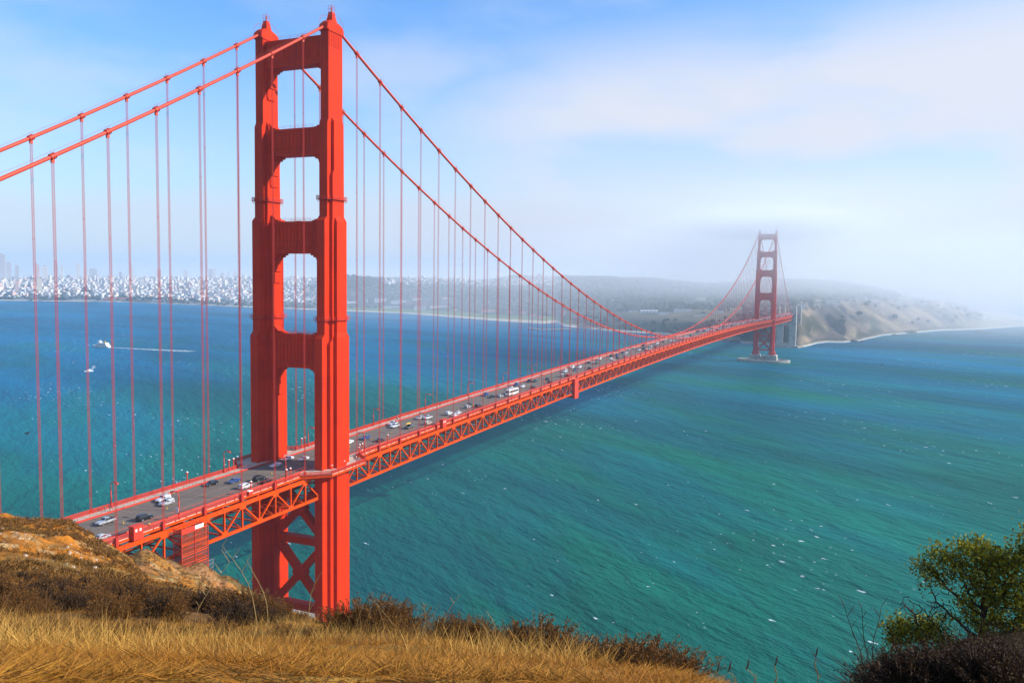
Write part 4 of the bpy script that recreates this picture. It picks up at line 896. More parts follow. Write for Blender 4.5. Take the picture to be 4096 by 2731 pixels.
CARS = [  # (kind, colour, x, y, label)
 ('pickup', 'silver', -2.3, -81, 'silver pickup truck with open bed, nearest vehicle facing the viewer at bottom left'), ('suv', 'black', 4.4, -74, 'black estate car driving away, just above the scaffold'),
 ('sedan', 'silver', 7.9, -91, 'pale silver sedan half hidden by the brown hillside, by the red booth'), ('suv', 'white', -5.3, -58, 'white crossover in front of the silver one, far lane left of the tower'), ('suv', 'silver', -1.4, -60.5, 'silver off-roader beside the white crossover, partly behind a lamp post'),
 ('wagon', 'black', -5.7, -38, 'dark estate car in the far lane midway between lamp and near tower'), ('sedan', 'blue', -1.6, -32, 'dark blue sedan beside the white off-roader left of the tower'), ('suv', 'white', 6.5, -36, 'white off-roader heading away, left of the near tower'),
 ('suv', 'black', 3.9, -26.5, 'black off-roader in the middle lane just left of the tower'), ('sedan', 'black', 8.2, -28, 'dark sedan behind the near railing, directly left of the tower leg'), ('sedan', 'white', -3.7, -9, 'white sedan between the tower legs, left of the two smaller white ones'),
 ('sedan', 'white', -6.2, 1, 'white sedan at the foot of the far tower leg'), ('sedan', 'white', -.9, 3, 'white sedan about to pass behind the near tower leg'), ('sedan', 'white', -2.4, 33.5, 'white sedan emerging right of the near tower leg'), ('wagon', 'blue', -.9, 43, 'blue estate car behind the first hooked lamp right of the tower'),
 ('sedan', 'black', 6.6, 42, 'black sedan heading away past the yellow tubes right of the tower'), ('pickup', 'white', -3.2, 69, 'white pickup truck, front one of the overlapping pair'), ('pickup', 'white', -6.5, 73, 'white pickup truck, rear one of the overlapping pair'),
 ('pickup', 'grey', 3.6, 70, 'grey pickup truck carrying a yellow kayak'), ('wagon', 'silver', -3.2, 90.5, 'silver estate car left of a white pickup, behind the second hooked lamp'), ('pickup', 'white', 0, 92.5, 'white pickup truck right of the second hooked lamp'),
 ('suv', 'beige', 6.6, 81, 'cream off-roader near the railing, right of the second hooked lamp'), ('suv', 'white', 3.7, 106, 'leftmost of three pale cars in a row past the second lamp'), ('sedan', 'white', 6.9, 109.5, 'middle of three pale cars in a row past the second lamp'), ('sedan', 'white', 8.3, 103.5, 'rightmost of three pale cars in a row past the second lamp'),
 ('suv', 'silver', 3.6, 126, 'silver off-roader just below a dark car by the third near lamp'), ('sedan', 'green', .6, 134, 'dark car right behind the third near-side lamp'), ('suv', 'black', 6.8, 131, 'black off-roader to the right of the third near lamp'),
 ('suv', 'blue', -5.3, 165, 'dark blue off-roader in the far lane left of the coach'), ('sedan', 'black', .1, 161, 'black sedan between the blue off-roader and the coach'), ('wagon', 'silver', 3.6, 165, 'silver car directly beyond the front of the white coach'), ('suv', 'white', -2.2, 191, 'white off-roader above the coach, in a far lane'),
]
rest = [(-5.6, 207, 'blue'), (0, 203, 'white'), (7.2, 202, 'black'), (-2.2, 228, 'green'), (-4.9, 225, 'black'), (1.0, 240, 'black'), (7.4, 228, 'black'), (4.3, 258, 'silver'), (7.0, 261, 'red'), (-2.1, 280, 'white'), (-5.7, 304, 'white'), (-1.6, 307, 'white'), (.8, 292, 'blue'), (-5.6, 338, 'black'), (-2.2, 339, 'white'), (1.0, 338, 'grey'), (7.2, 303, 'black'),
 (-5.8, 365, 'white'), (-5.2, 392, 'black'), (-1.8, 398, 'blue'), (.8, 373, 'white'), (3.6, 381, 'black'), (6.3, 362, 'white'), (-5.1, 424, 'black'), (-1.8, 423, 'white'), (.8, 409, 'silver'), (6.9, 390, 'red')]
def used(x, y): return any(abs(x-a) < 2.3 and abs(y-b) < 7.5 for a, b in OCC)
OCC = [(c[2], c[3]) for c in CARS]+[(x, y) for x, y, c in rest]
cols = ['white']*8+['silver']*4+['black']*5+['grey']*3+['blue']*2+['red']*2+['beige']
rnd = random.Random(5)
y = 440.0
while y < 1620:
    for x in (-7.9, -5.2, -2.1, .7, 4.2, 7.2):
        if rnd.random() < (.24 if y < 700 else .36):
            yy = y+rnd.uniform(-4, 4)
            if not used(x, yy): rest.append((x, yy, rnd.choice(cols))); OCC.append((x, yy))
    y += 14
LANES = [-8, -5.3, -2, 1, 4.1, 7.3]
kinds = ['sedan', 'sedan', 'suv', 'wagon', 'suv', 'van', 'sedan', 'pickup']
KN = {'sedan': 'sedan', 'suv': 'off-roader', 'wagon': 'estate car', 'van': 'van', 'pickup': 'pickup truck'}
allc = list(CARS)
for i, (x, y, c) in enumerate(rest):
    kd = kinds[(i*5+int(y)) % 8] if i > 6 else ('sedan' if i % 2 else 'suv')
    ln = int(np.argmin([abs(x-a) for a in LANES])); lamp = int((y-21.5)//45.72)+1
    pl = f'{ORD[ln+1]} lane from far kerb, between lamps {lamp} and {lamp+1} past tower'
    if y < 640: allc.append((kd, c, x, y, f'{c} {KN[kd]}, {pl}'))
    else: allc.append((kd, c, x, y, None))
seen = {}
def car_at(kind, col, x, y, lb):
    key = (kind, col)
    if key not in PROTO: PROTO[key] = make_car(kind, 'car_'+col); o = PROTO[key]; PROTO[key+('src',)] = kids(o); new = True
    else: o = dup(PROTO[key]); new = False
    sl_ = (dz(y+5)-dz(y-5))/10; north = x < 2.1
    o.location = (x, y, dz(y)+.01); o.rotation_euler = (math.atan(sl_)*(-1 if north else 1), 0, math.pi if north else 0)
    if lb is None:
        far = 'beyond mid-span, before the far tower' if y < 1280 else 'on the stretch beyond the far tower'
        lb = f'tiny {col} {KN[kind]} in the dense traffic {far}'; tag(o, lb, 'car', lb)
    else:
        if lb in seen: lb = lb.replace('past tower', 'past tower, farther one')
        seen[lb] = 1; tag(o, lb, 'pickup truck' if kind == 'pickup' else 'car', 'vehicles crossing the bridge')
    return o
for c in allc:
    o = car_at(*c)
    if 'kayak' in (c[4] or ''):
        m = MB(); m.tube([(0, -2.2+i*.5, 0) for i in range(9)], [.05, .18, .27, .3, .3, .3, .27, .18, .05], 10); kx = m.build('kayak', 'yellow', None, True); kx.location = (c[2]-.2, c[3]-.3, dz(c[3])+2.18); tag(kx, 'yellow kayak strapped on the roof of the grey pickup truck', 'kayak')
def make_bus():
    r = empty('coach', (6.0, 174.5, dz(174.5)+.01)); hw = 1.28; m = MB()
    rings = []
    for y, s_, zb in ((-6.4, .9, .6), (-6.3, 1, .4), (-3, 1, .35), (6.2, 1, .35), (6.42, .92, .5)):
        w = hw*s_; rings.append([(-w, y, zb), (w, y, zb), (w, y, 2.9), (w*.93, y, 3.3), (w*.75, y, 3.42), (-w*.75, y, 3.42), (-w*.93, y, 3.3), (-w, y, 2.9)])
    m.loft(rings); m.build('body', 'bus_white', r)
    m = MB(); [m.box(min(s_*hw, s_*(hw+.02)), max(s_*hw, s_*(hw+.02)), -5.9+i*1.45, -4.6+i*1.45, 1.75, 2.8) for s_ in (-1, 1) for i in range(8)]; m.build('window', 'glass', r)
    m = MB(); m.box(-1.1, 1.1, 6.4, 6.46, 1.3, 2.95); m.build('windscreen', 'glass', r); m = MB(); m.box(-1.0, 1.0, -6.46, -6.4, 1.9, 2.7); m.build('rear_window', 'glass', r)
    m = MB(); m.box(-.9, .9, 1.0, 5.6, 3.42, 3.47); m.build('roof_panel', 'bus_gold', r)
    for s_ in (-1, 1):
        for y in (4.2, -3.2, -4.5):
            m = MB(); m.disc((s_*(hw-.14), y, .5), .5, (1, 0, 0), 14, .3); w = m.build('wheel', 'rubber', r); m = MB(); m.disc((s_*(hw+.02), y, .5), .27, (1, 0, 0), 10, .03); m.build('rim', 'rim', w)
        m = MB(); m.box(s_*.95-.15, s_*.95+.15, 6.4, 6.47, .7, .95); m.build('headlight', 'headlamp', r)
    tag(r, 'long white coach with dark windows and a yellow roof panel', 'coach')
make_bus()

# ------------------------------------------------------------ people
SKIN = mat('skin', (.45, .26, .17), .6); HAIR = mat('hair', (.03, .02, .015), .8)
CL = [mat('cloth_'+n_, c_, .9) for n_, c_ in (('blue', (.03, .06, .28)), ('tan', (.4, .3, .18)), ('black', (.015, .015, .02)), ('white', (.7, .7, .7)), ('yellow', (.6, .5, .05)), ('grey', (.2, .2, .22)), ('red', (.4, .03, .03)))]
def skin_fig(name, V, E_, Rr, mt, parent, sub=1):
    me = bpy.data.meshes.new(name); me.from_pydata(V, E_, []); o = link(name, me, parent); me.materials.append(mt); md = o.modifiers.new('skin', 'SKIN'); md.use_smooth_shade = True
    for i, rr in enumerate(Rr): me.skin_vertices[0].data[i].radius = (rr, rr)
    me.skin_vertices[0].data[0].use_root = True
    if sub: s_ = o.modifiers.new('sub', 'SUBSURF'); s_.levels = sub; s_.render_levels = sub
    return o
def person(x, y, rz, top, leg, lb, ride=False, z=None):
    r = empty('person', (x, y, dz(y)+.23 if z is None else z), rz)
    hz_ = .95; st = .22
    if not ride:
        V = [(0, 0, .96), (0, .01, 1.2), (0, 0, 1.42), (0, .01, 1.53), (0, .03, 1.66), (.19, 0, 1.42), (.25, -.04, 1.14), (.24, .08, .90), (-.19, 0, 1.42), (-.25, .04, 1.14), (-.23, .16, .92), (.09, 0, .92), (.11, st*.5, .5), (.1, st*.3, .07), (.1, st*.3+.16, .03), (-.09, 0, .92), (-.1, -st*.2, .5), (-.1, -st, .09), (-.1, -st+.15, .03)]
    else:
        V = [(0, -.1, 1.02), (0, .05, 1.25), (0, .22, 1.45), (0, .3, 1.54), (0, .36, 1.66), (.18, .24, 1.44), (.22, .42, 1.2), (.2, .62, 1.08), (-.18, .24, 1.44), (-.22, .42, 1.2), (-.2, .62, 1.08), (.09, -.1, .98), (.12, .28, .75), (.12, .12, .34), (.12, .28, .3), (-.09, -.1, .98), (-.12, .22, .6), (-.12, .02, .2), (-.12, .18, .17)]
    E_ = [(0, 1), (1, 2), (2, 3), (3, 4), (2, 5), (5, 6), (6, 7), (2, 8), (8, 9), (9, 10), (0, 11), (11, 12), (12, 13), (13, 14), (0, 15), (15, 16), (16, 17), (17, 18)]
    Rr = [.13, .125, .14, .055, .095, .06, .045, .032, .06, .045, .032, .085, .06, .042, .04, .085, .06, .042, .04]
    skin_fig('body', V, E_, Rr, SKIN, r)
    skin_fig('jacket', [V[i] for i in (0, 1, 2, 5, 6, 8, 9)], [(0, 1), (1, 2), (2, 3), (3, 4), (2, 5), (5, 6)], [.155, .15, .165, .078, .06, .078, .06], CL[top], r)
    skin_fig('trousers', [V[i] for i in (0, 11, 12, 13, 15, 16, 17)], [(0, 1), (1, 2), (2, 3), (0, 4), (4, 5), (5, 6)], [.145, .1, .078, .06, .1, .078, .06], CL[leg], r)
    m = MB(); hx, hy, hh = V[4]; m.rbox([(hh-.02, .1, .1), (hh+.06, .105, .11), (hh+.125, .06, .06)], cx=hx, cy=hy-.02); m.build('hair', HAIR, r, True)
    return tag(r, lb, 'person')
def bicycle(x, y, rz, z, lb):
    r = empty('bicycle', (x, y, z), rz)
    for yy in (-.5, .55):
        m = MB(); m.tube([(0, yy+.33*math.cos(a), .34+.33*math.sin(a)) for a in np.linspace(0, 2*math.pi, 17)], .02, 5, cap=False); m.build('wheel', 'rubber', r)
    m = MB()
    for a, b in (((-.5, .34), (-.05, .3)), ((-.05, .3), (-.18, .85)), ((-.18, .85), (-.5, .34)), ((-.15, .8), (.38, .82)), ((-.05, .3), (.38, .78)), ((.36, .95), (.55, .34))): m.tube([(0, *a), (0, *b)], .022, 5)
    m.build('frame', 'grey', r); m = MB(); m.tube([(-.22, .5, .98), (0, .38, 1.0), (.22, .5, .98)], .018, 5); m.build('handlebar', 'black', r); m = MB(); m.box(-.07, .07, -.32, -.06, .86, .92); m.build('saddle', 'black', r); tag(r, lb, 'bicycle')
person(-11.2, -73.6, 0, 1, 5, 'walker in pale clothes, left one of the pair on the far walkway at left'); person(-10.4, -72.6, 0, 0, 1, 'walker in a blue jacket beside the left far lamp post')
bicycle(12.0, -79.5, 0, dz(-79)+.22, 'bicycle ridden along the near walkway by the red booth'); person(12.0, -79.6, 0, 4, 2, 'cyclist in a yellow-green top on the near walkway by the booth', True)
person(18.9, 12.3, .4, 2, 2, 'person in black standing in the bay beside the near tower leg')
for x, y, t_, l_, lb in ((-10.4, 82.4, 2, 5, 'left of two walkers on the far walkway above the white pickups'), (-10.9, 83.8, 3, 2, 'right of two walkers on the far walkway above the white pickups'), (-12.3, 79.0, 5, 2, 'walker leaning at the far rail above the white pickups'), (-10.9, 124, 6, 2, 'walker in a red top on the far walkway below the second far lamp'),
        (-11.4, 135.6, 4, 1, 'walker in a yellow top on the far walkway between lamps'), (-10.9, 170, 3, 5, 'walker in white on the far walkway above the dark blue off-roader'), (-10.2, 191, 2, 2, 'left of two dark walkers by the far rail above the coach'), (-10.2, 193, 2, 5, 'right of two dark walkers by the far rail above the coach')):
    person(x, y, random.uniform(-.4, .4)+(math.pi if y > 120 else 0), t_, l_, lb)
bicycle(11.6, 99.5, 0, dz(99.5)+.22, 'bicycle on the near walkway below three pale cars'); person(11.6, 99.4, 0, 3, 2, 'cyclist in white on the near walkway below three pale cars', True)

# ------------------------------------------------------------ boats, bird
def ferry(loc, rz):
    r = empty('excursion_boat', loc, rz); m = MB()
    sec = [(-17, 3.6, -.4), (-15, 4.2, -.6), (5, 4.3, -.6), (12, 3.2, -.5), (16.5, 1.2, -.3), (18, .15, .4)]
    m.loft([[(-w*.8, y, z), (w*.8, y, z), (w, y, 2.3+max(0, y-8)*.09), (-w, y, 2.3+max(0, y-8)*.09)] for y, w, z in sec]); m.build('hull', 'white', r)
    m = MB(); m.loft([[(-w*1.01, y, 1.2), (w*1.01, y, 1.2), (w*1.01, y, 1.6), (-w*1.01, y, 1.6)] for y, w, z in sec[:-1]]); m.build('hull_stripe', 'car_blue', r)
    m = MB(); m.box(-3.6, 3.6, -14, 9, 2.3, 4.7); m.box(-3.4, 3.4, -12, 5, 5.0, 7.2); m.box(-3.9, 3.9, -15, 9.5, 4.7, 4.95); m.box(-3.6, 3.6, -13, 6, 7.2, 7.4); m.build('superstructure', 'white', r)
    m = MB(); [m.box(s_*3.6-.05, s_*3.6+.05, -13+i*2, -11.6+i*2, 3.1, 4.2) for s_ in (-1, 1) for i in range(11)]; [m.box(s_*3.4-.05, s_*3.4+.05, -11+i*2, -9.6+i*2, 5.6, 6.7) for s_ in (-1, 1) for i in range(8)]; m.build('window', 'glass', r)
    m = MB(); m.box(-2.2, 2.2, 1, 5, 7.4, 9.8); m.box(-2.5, 2.5, .6, 5.4, 9.8, 10); m.build('pilothouse', 'white', r); m = MB(); m.box(-1, 1, -9, -6, 7.4, 10); m.build('funnel', 'bus_gold', r)
    m = MB(); m.tube([(0, 2, 10), (0, 2, 14)], .12, 5); m.build('mast', 'white', r); return tag(r, 'white two-deck excursion boat trailing a long wake on the bay', 'boat')
def wake(p0, p1, w0, w1, lb, name='wake'):
    p0, p1 = Vector(p0), Vector(p1); d = p1-p0; nrm = Vector((-d.y, d.x, 0)).normalized(); m = MB(); n = 40; rr = []
    for i in range(n+1):
        t = i/n; c = p0+d*t+nrm*(1.5*math.sin(t*9)*t); w = (w0+(w1-w0)*t)*(.8+.5*vnoise(t*30, 1.0, 1)); h = .28*(1-t)+.05
        rr.append([tuple(c-nrm*w/2+Vector((0, 0, .03))), tuple(c-nrm*w*.2+Vector((0, 0, h))), tuple(c+nrm*w*.2+Vector((0, 0, h))), tuple(c+nrm*w/2+Vector((0, 0, .03)))])
    m.loft(rr, cap=False); tag(m.build(name, 'wakefoam'), lb, 'wake', kind='stuff')
mm_ = bpy.data.materials.new('wake_foam'); mm_.use_nodes = True; t_ = mm_.node_tree; pp = t_.nodes['Principled BSDF']; pp.inputs['Base Color'].default_value = (.75, .82, .86, 1); pp.inputs['Roughness'].default_value = .9
n_ = N(t_, 'ShaderNodeTexNoise'); n_.inputs['Scale'].default_value = .35; n_.inputs['Detail'].default_value = 5; g_ = N(t_, 'ShaderNodeNewGeometry'); L(t_, g_.outputs['Position'], n_.inputs[0]); L(t_, mrange(t_, n_.outputs[0], .42, .66, 0, .7), pp.inputs['Alpha']); M['wakefoam'] = mm_
b0 = at_z(229, 796, 0); b1 = at_z(245, 797, 0); b2 = at_z(420, 806, 0); b3 = at_z(560, 812, 0)
hd = math.atan2(b0[0]-b2[0], b0[1]-b2[1])
fb = ferry(tuple(at_z(233, 797, 0)), -hd+0.0); fb.scale = (1.15, 1.15, 1.15)
wake(at_z(243, 797.5, 0), at_z(440, 807, 0), 9, 24, 'long white wake behind the excursion boat')
r = empty('motor_boat', tuple(at_z(205, 853, 0)), 2.6); m = MB(); m.loft([[(-1.6*w, y, 0), (1.6*w, y, 0), (1.9*w, y, 1.5), (-1.9*w, y, 1.5)] for y, w in ((-5, .9), (-3, 1), (2, .9), (5, .4), (6.4, .06))]); m.build('hull', 'white', r); m = MB(); m.box(-1.2, 1.2, -2, 2, 1.5, 3.1); m.build('cabin', 'white', r); tag(r, 'small white motor boat speeding below the excursion boat', 'boat')
wake(at_z(206, 852, 0), at_z(219, 840, 0), 2, 5, 'fading diagonal wake behind the small motor boat')
def board(u, v, lb, mt):
    p = at_z(u, v, 0); r = empty('windsurfer', tuple(p), 1.0); m = MB(); m.loft([[(-.3*w, y, 0), (.3*w, y, 0), (.3*w, y, .15), (-.3*w, y, .15)] for y, w in ((-1.3, .5), (0, 1), (1.2, .5))]); m.build('board', 'white', r)
    m = MB(); m.prism([(-.1, .6), (2.2, 1.1), (1.7, 2.2), (.2, 5.0)], 'x', -.03, .03); m.tube([(0, -.12, .1), (0, .15, 5.1)], .04, 5); m.build('sail', mt, r); tag(r, lb, 'windsurfer')
board(2026, 842, 'lone dark-sailed windsurfer on the open water at right', 'black'); board(168, 835, 'white-sailed windsurfer on the bay left of the small motor boat', 'white')
r = empty('bird', tuple(at_d(62, 995, 150)), 2.2); m = MB(); m.tube([(0, -.34, 0), (0, -.22, 0), (0, 0, .01), (0, .2, .02), (0, .33, .04), (0, .42, .03)], [.02, .07, .11, .09, .06, .01], 8)
for s_ in (-1, 1):
    m.loft([[(s_*x, y0, z), (s_*x, y1, z-.01), (s_*x, y1, z+.02), (s_*x, y0, z+.03)] for x, y0, y1, z in ((.02, -.13, .14, .03), (.35, -.1, .16, .16), (.62, -.16, .04, .12), (.85, -.26, -.2, .02))])
m.build('body', 'black', r, True); tag(r, 'dark seabird gliding over the water at far left', 'bird')
r = empty('kite', tuple(at_z(241, 780, 6)), .5); m = MB(); m.tube([(-3+i*.6, 0, 2+1.3*math.sin(i/10*math.pi)) for i in range(11)], [.1]+[.45]*9+[.1], 6); m.build('canopy', 'car_red', r); tag(r, 'small red surfing kite above the water behind the excursion boat', 'kite')
# rocks off the far cliffs
M['rock'] = mat('sea_rock', (.10, .09, .075), .9, var=(.2, .17, .13), vscale=.2, bump=.5, bscale=.5)
def rock(c, r, seed, name='sea_rock'):
    bm = bmesh.new(); bmesh.ops.create_icosphere(bm, subdivisions=3, radius=1)
    for v in bm.verts:
        n = .6+.9*float(fbm(v.co.x*2+seed, v.co.y*2+v.co.z*1.3+seed*3, .8, 3)); v.co = Vector((v.co.x*r[0]*n, v.co.y*r[1]*n, v.co.z*r[2]*n))
    me = bpy.data.meshes.new(name); bm.to_mesh(me); bm.free(); me.materials.append(M['rock']); return link(name, me, loc=c)
for i, (u, v, rr, lb) in enumerate(((2090, 765, (17, 8, 7), 'largest dark sea rock standing just off the cliff foot'), (2252, 763, (22, 7, 4), 'low flat reef off the beach at far right'), (2270, 765, (12, 5, 3), 'small rock right of the flat reef'), (1979, 786, (6, 4, 4), 'rightmost of the two rocks at the near end of the surf'), (1962, 785, (8, 4, 5), 'left of the two rocks at the near end of the surf'), (2056, 770, (8, 4, 3), 'small rock left of the largest sea rock'), (2020, 770, (6, 3, 3), 'low rock in the surf line midway along the cliffs'))):
    p = at_z(u, v, 0); tag(rock(tuple(p), rr, i*7.3), lb, 'rock', 'rocks off the far cliffs')
r_ = rock(tuple(at_z(1685, 785, 0)+np.array([0, 30, 0])), (70, 34, 9), 3.3); tag(r_, 'dark rocky point under the bridge before the concrete pylon', 'rock')

# ------------------------------------------------------------ far shore: buildings and woods
def far_hit(u, v):
    sl_ = slope(u, v); i = int(np.clip((u-usf[0])/(usf[1]-usf[0]), 0, len(usf)-1)); D = DD[i]; zr = CAM[2]-D*sl_; ok = np.where(zr <= Z[i])[0]
    return float(D[ok[0]]) if len(ok) else float(D[-30])
for n_, c_ in dict(wall_white=(.60, .58, .56), wall_cream=(.62, .55, .42), wall_grey=(.44, .44, .46), wall_pink=(.55, .38, .32), roof_red=(.35, .10, .06), roof_grey=(.18, .18, .19), roof_tan=(.40, .32, .24), win=(.08, .10, .13)).items(): M[n_] = mat(n_, c_, .85)
def house_mb(w, d, h, gable):
    m = MB(); m.box(-w/2, w/2, -d/2, d/2, -8, h, 0)
    if gable: m.add([(-w/2-.4, -d/2-.4, h), (w/2+.4, -d/2-.4, h), (w/2+.4, d/2+.4, h), (-w/2-.4, d/2+.4, h), (0, -d/2-.4, h+w*.28), (0, d/2+.4, h+w*.28)], [(0, 1, 4), (2, 3, 5), (1, 2, 5, 4), (3, 0, 4, 5), (0, 3, 2, 1)], 1)
    else: m.box(-w/2+.5, w/2-.5, -d/2+.5, d/2-.5, h, h+.8, 1)
    for k in range(max(1, int(h/3.2))):
        z = 1.2+k*3.1
        if z+1.4 < h:
            for s_ in (-1, 1): m.box(s_*w/2-.06, s_*w/2+.06, -d*.38, d*.38, z, z+1.3, 2); m.box(-w*.38, w*.38, s_*d/2-.06, s_*d/2+.06, z, z+1.3, 2)
    return m
hr = random.Random(11); WALLS = ['wall_white', 'wall_white', 'wall_white', 'wall_cream', 'wall_grey', 'wall_pink']; ROOFS = ['roof_grey', 'roof_tan', 'roof_red', 'wall_white']
protos = []
for i in range(14):
    g = i % 3 == 0; m = house_mb(hr.uniform(11, 22), hr.uniform(11, 24), hr.uniform(7, 16), g); protos.append((m, [WALLS[i % 6], ROOFS[i % 4] if g else ('roof_tan', 'wall_white', 'wall_grey')[i % 3], 'win']))
cands = []
def city_w(u):
    return 1.0 if u < 600 else (.6 if u < 730 else 0)
while len(cands) < 8200:
    u = hr.uniform(-40, 740); sv = interp_keys(shore, u); D0 = Dz0(u, sv); D = D0*math.exp(hr.random()**.85*.42)+120
    if u > 560 and hr.random() > (740-u)/220+.15: continue
    g_ = fbm(u*2.2, D*.05, 22, 3)
    if g_ < .36 and hr.random() < .85: continue
    if D < D0+260 and hr.random() < .6: continue
    cands.append((u, D))
for _ in range(900):       # hilltop districts behind the woods
    u = hr.uniform(880, 1260) if hr.random() < .8 else hr.uniform(1180, 1290); cands.append((u, hr.uniform(4050, 4900) if u < 1100 else hr.uniform(3900, 4600)))
cands.sort(key=lambda c: c[1])
hp = []; V = []; Fq = []; MI = []; mats_all = ['wall_white', 'wall_cream', 'wall_grey', 'wall_pink', 'roof_red', 'roof_grey', 'roof_tan', 'win']
hs_near = [c for c in cands if c[0] < 740]
pick = set(id(c) for c in hs_near[:1200:5]); nth = 0; sm = MB()
psrc = [None]*14
for c in cands:
    u, D = c; x, y, z = far_pt(u, D); pi_ = hr.randrange(14); rz = hr.choice([0, math.pi/2])+.17; m, mt = protos[pi_]
    if id(c) in pick and nth < 240:
        if psrc[pi_] is None: o = m.build('house', mt); psrc[pi_] = o
        else: o = psrc[pi_].copy(); COL.objects.link(o)
        o.location = (x, y, z); o.rotation_euler = (0, 0, rz); nth += 1; tag(o, 'small pale city house above the far bay shore', 'house', 'pale houses near the bay shore of the city')
    else:
        w, d, h = hr.uniform(7, 20), hr.uniform(8, 18), hr.uniform(5, 12)*(1.0 if hr.random() < .93 else 2.2)
        ca, sa = math.cos(rz), math.sin(rz); wi = mats_all.index(hr.choice(WALLS)); ri = mats_all.index(hr.choice(['roof_tan', 'roof_grey', 'wall_white', 'wall_grey', 'roof_red']))
        o0 = len(sm.v)
        for zz in (-8, h):
            for px, py in ((-w/2, -d/2), (w/2, -d/2), (w/2, d/2), (-w/2, d/2)): sm.v.append((x+px*ca-py*sa, y+px*sa+py*ca, z+zz))
        sm.f += [(o0, o0+1, o0+5, o0+4), (o0+1, o0+2, o0+6, o0+5), (o0+2, o0+3, o0+7, o0+6), (o0+3, o0, o0+4, o0+7), (o0+4, o0+5, o0+6, o0+7)]; sm.m += [wi]*4+[ri]
tag(sm.build('city_blocks', mats_all), 'dense mass of small white city buildings covering the far hills', 'city', kind='stuff')
def block(u, vb, vt, wpx, wall, lb, name='building', D=None, dpt=None, roof='roof_grey', gable=False, floors=True, cat='building'):
    D = D or far_hit(u, vb); x, y, z = far_pt(u, D); K = 1937.3/D; w = wpx/K; zt = CAM[2]-D*slope(u, vt); h = max(zt-z, 3.0); dpt = dpt or max(w*.7, 8)
    rz = math.atan2(-(x-CAM[0]), y-CAM[1])
    r = empty(name, (x, y, z), rz, lb, cat); m = MB(); m.box(-w/2, w/2, -dpt/2, dpt/2, -12, h); m.build('wall', wall, r)
    m = MB()
    if gable: m.add([(-w/2-.6, -dpt/2-.6, h), (w/2+.6, -dpt/2-.6, h), (w/2+.6, dpt/2+.6, h), (-w/2-.6, dpt/2+.6, h), (-w/2, 0, h+4), (w/2, 0, h+4)], [(0, 1, 5, 4), (2, 3, 4, 5), (0, 4, 3), (1, 2, 5), (0, 3, 2, 1)])
    else: m.box(-w/2+.6, w/2-.6, -dpt/2+.6, dpt/2-.6, h, h+1.2); m.box(-w/5, w/6, -dpt/5, dpt/5, h+1.2, h+4 if h > 30 else h+1.6)
    m.build('roof', roof, r)
    if floors and h > 5:
        m = MB(); st = 3.6 if h < 40 else 6.0
        for k in range(int(h/st)):
            z0 = 1.3+k*st
            if z0+1.8 < h:
                for s_ in (-1, 1): m.box(-w*.44, w*.44, s_*dpt/2-.12, s_*dpt/2+.12, z0, z0+1.6); m.box(s_*w/2-.12, s_*w/2+.12, -dpt*.4, dpt*.4, z0, z0+1.6)
        m.build('window', 'win', r)
    return r
TW = [(60, 235, 40, 'wall_white', 'bright white slab tower at the left edge of the skyline'), (125, 228, 36, 'wall_grey', 'second pale tower from the left edge of the skyline'), (196, 255, 30, 'wall_grey', 'greyish tower just right of the two leftmost'), (45, 150, 80, 'wall_grey', 'tallest hazy dark tower behind the left end of the skyline'), (375, 245, 30, 'wall_pink', 'pinkish tower left of the second suspender'),
 (442, 260, 42, 'wall_white', 'broad white tower near the second suspender'), (540, 233, 32, 'wall_grey', 'domed hazy tower right of the second suspender'), (592, 262, 24, 'wall_white', 'slim white tower left of the third suspender'), (735, 233, 26, 'wall_white', 'tall white tower behind the third suspender'), (795, 258, 24, 'wall_white', 'stepped white tower right of the third suspender'),
 (870, 284, 60, 'wall_grey', 'wide low grey block between third and fourth suspender'), (1108, 315, 24, 'wall_grey', 'small grey block left of the tall lone white tower'), (1206, 256, 36, 'wall_white', 'tall lone white tower in the middle of the skyline'), (1295, 375, 30, 'wall_white', 'short white block below and right of the lone tower'), (1450, 290, 34, 'wall_pink', 'pink block on the crest right of centre'),
 (1562, 352, 42, 'wall_white', 'bright white cube under the dark wooded knoll'), (1685, 298, 36, 'wall_white', 'white block right of the dark wooded knoll'), (1905, 288, 36, 'wall_grey', 'dark block joined to a white slab left of the tower'), (1938, 280, 22, 'wall_white', 'slim white slab beside the dark block'), (1902, 345, 26, 'wall_white', 'white block below the slim slab'),
 (2010, 318, 30, 'wall_grey', 'grey block third from the tower'), (2060, 315, 24, 'wall_white', 'white block second from the tower'), (2120, 305, 28, 'wall_white', 'white block behind the last suspender before the tower'), (2192, 333, 22, 'wall_white', 'small block nearest the tower leg'), (192, 390, 26, 'wall_pink', 'pink and white mid-slope block at far left'), (392, 372, 34, 'wall_cream', 'cream mid-slope block near the second suspender')]
for x_, y_, w_, wl, lb in TW:
    u = x_/2.24/KD; vt = (950+y_/2.24)/KD; block(u, 0, vt, w_/2.24/KD, wl, lb, 'tower_block', D=5900 if y_ < 330 else (5300 if y_ < 360 else 4900), cat='tower block')
def c6(x, y): return (1300+x/1.68)/KD, (1050+y/1.68)/KD
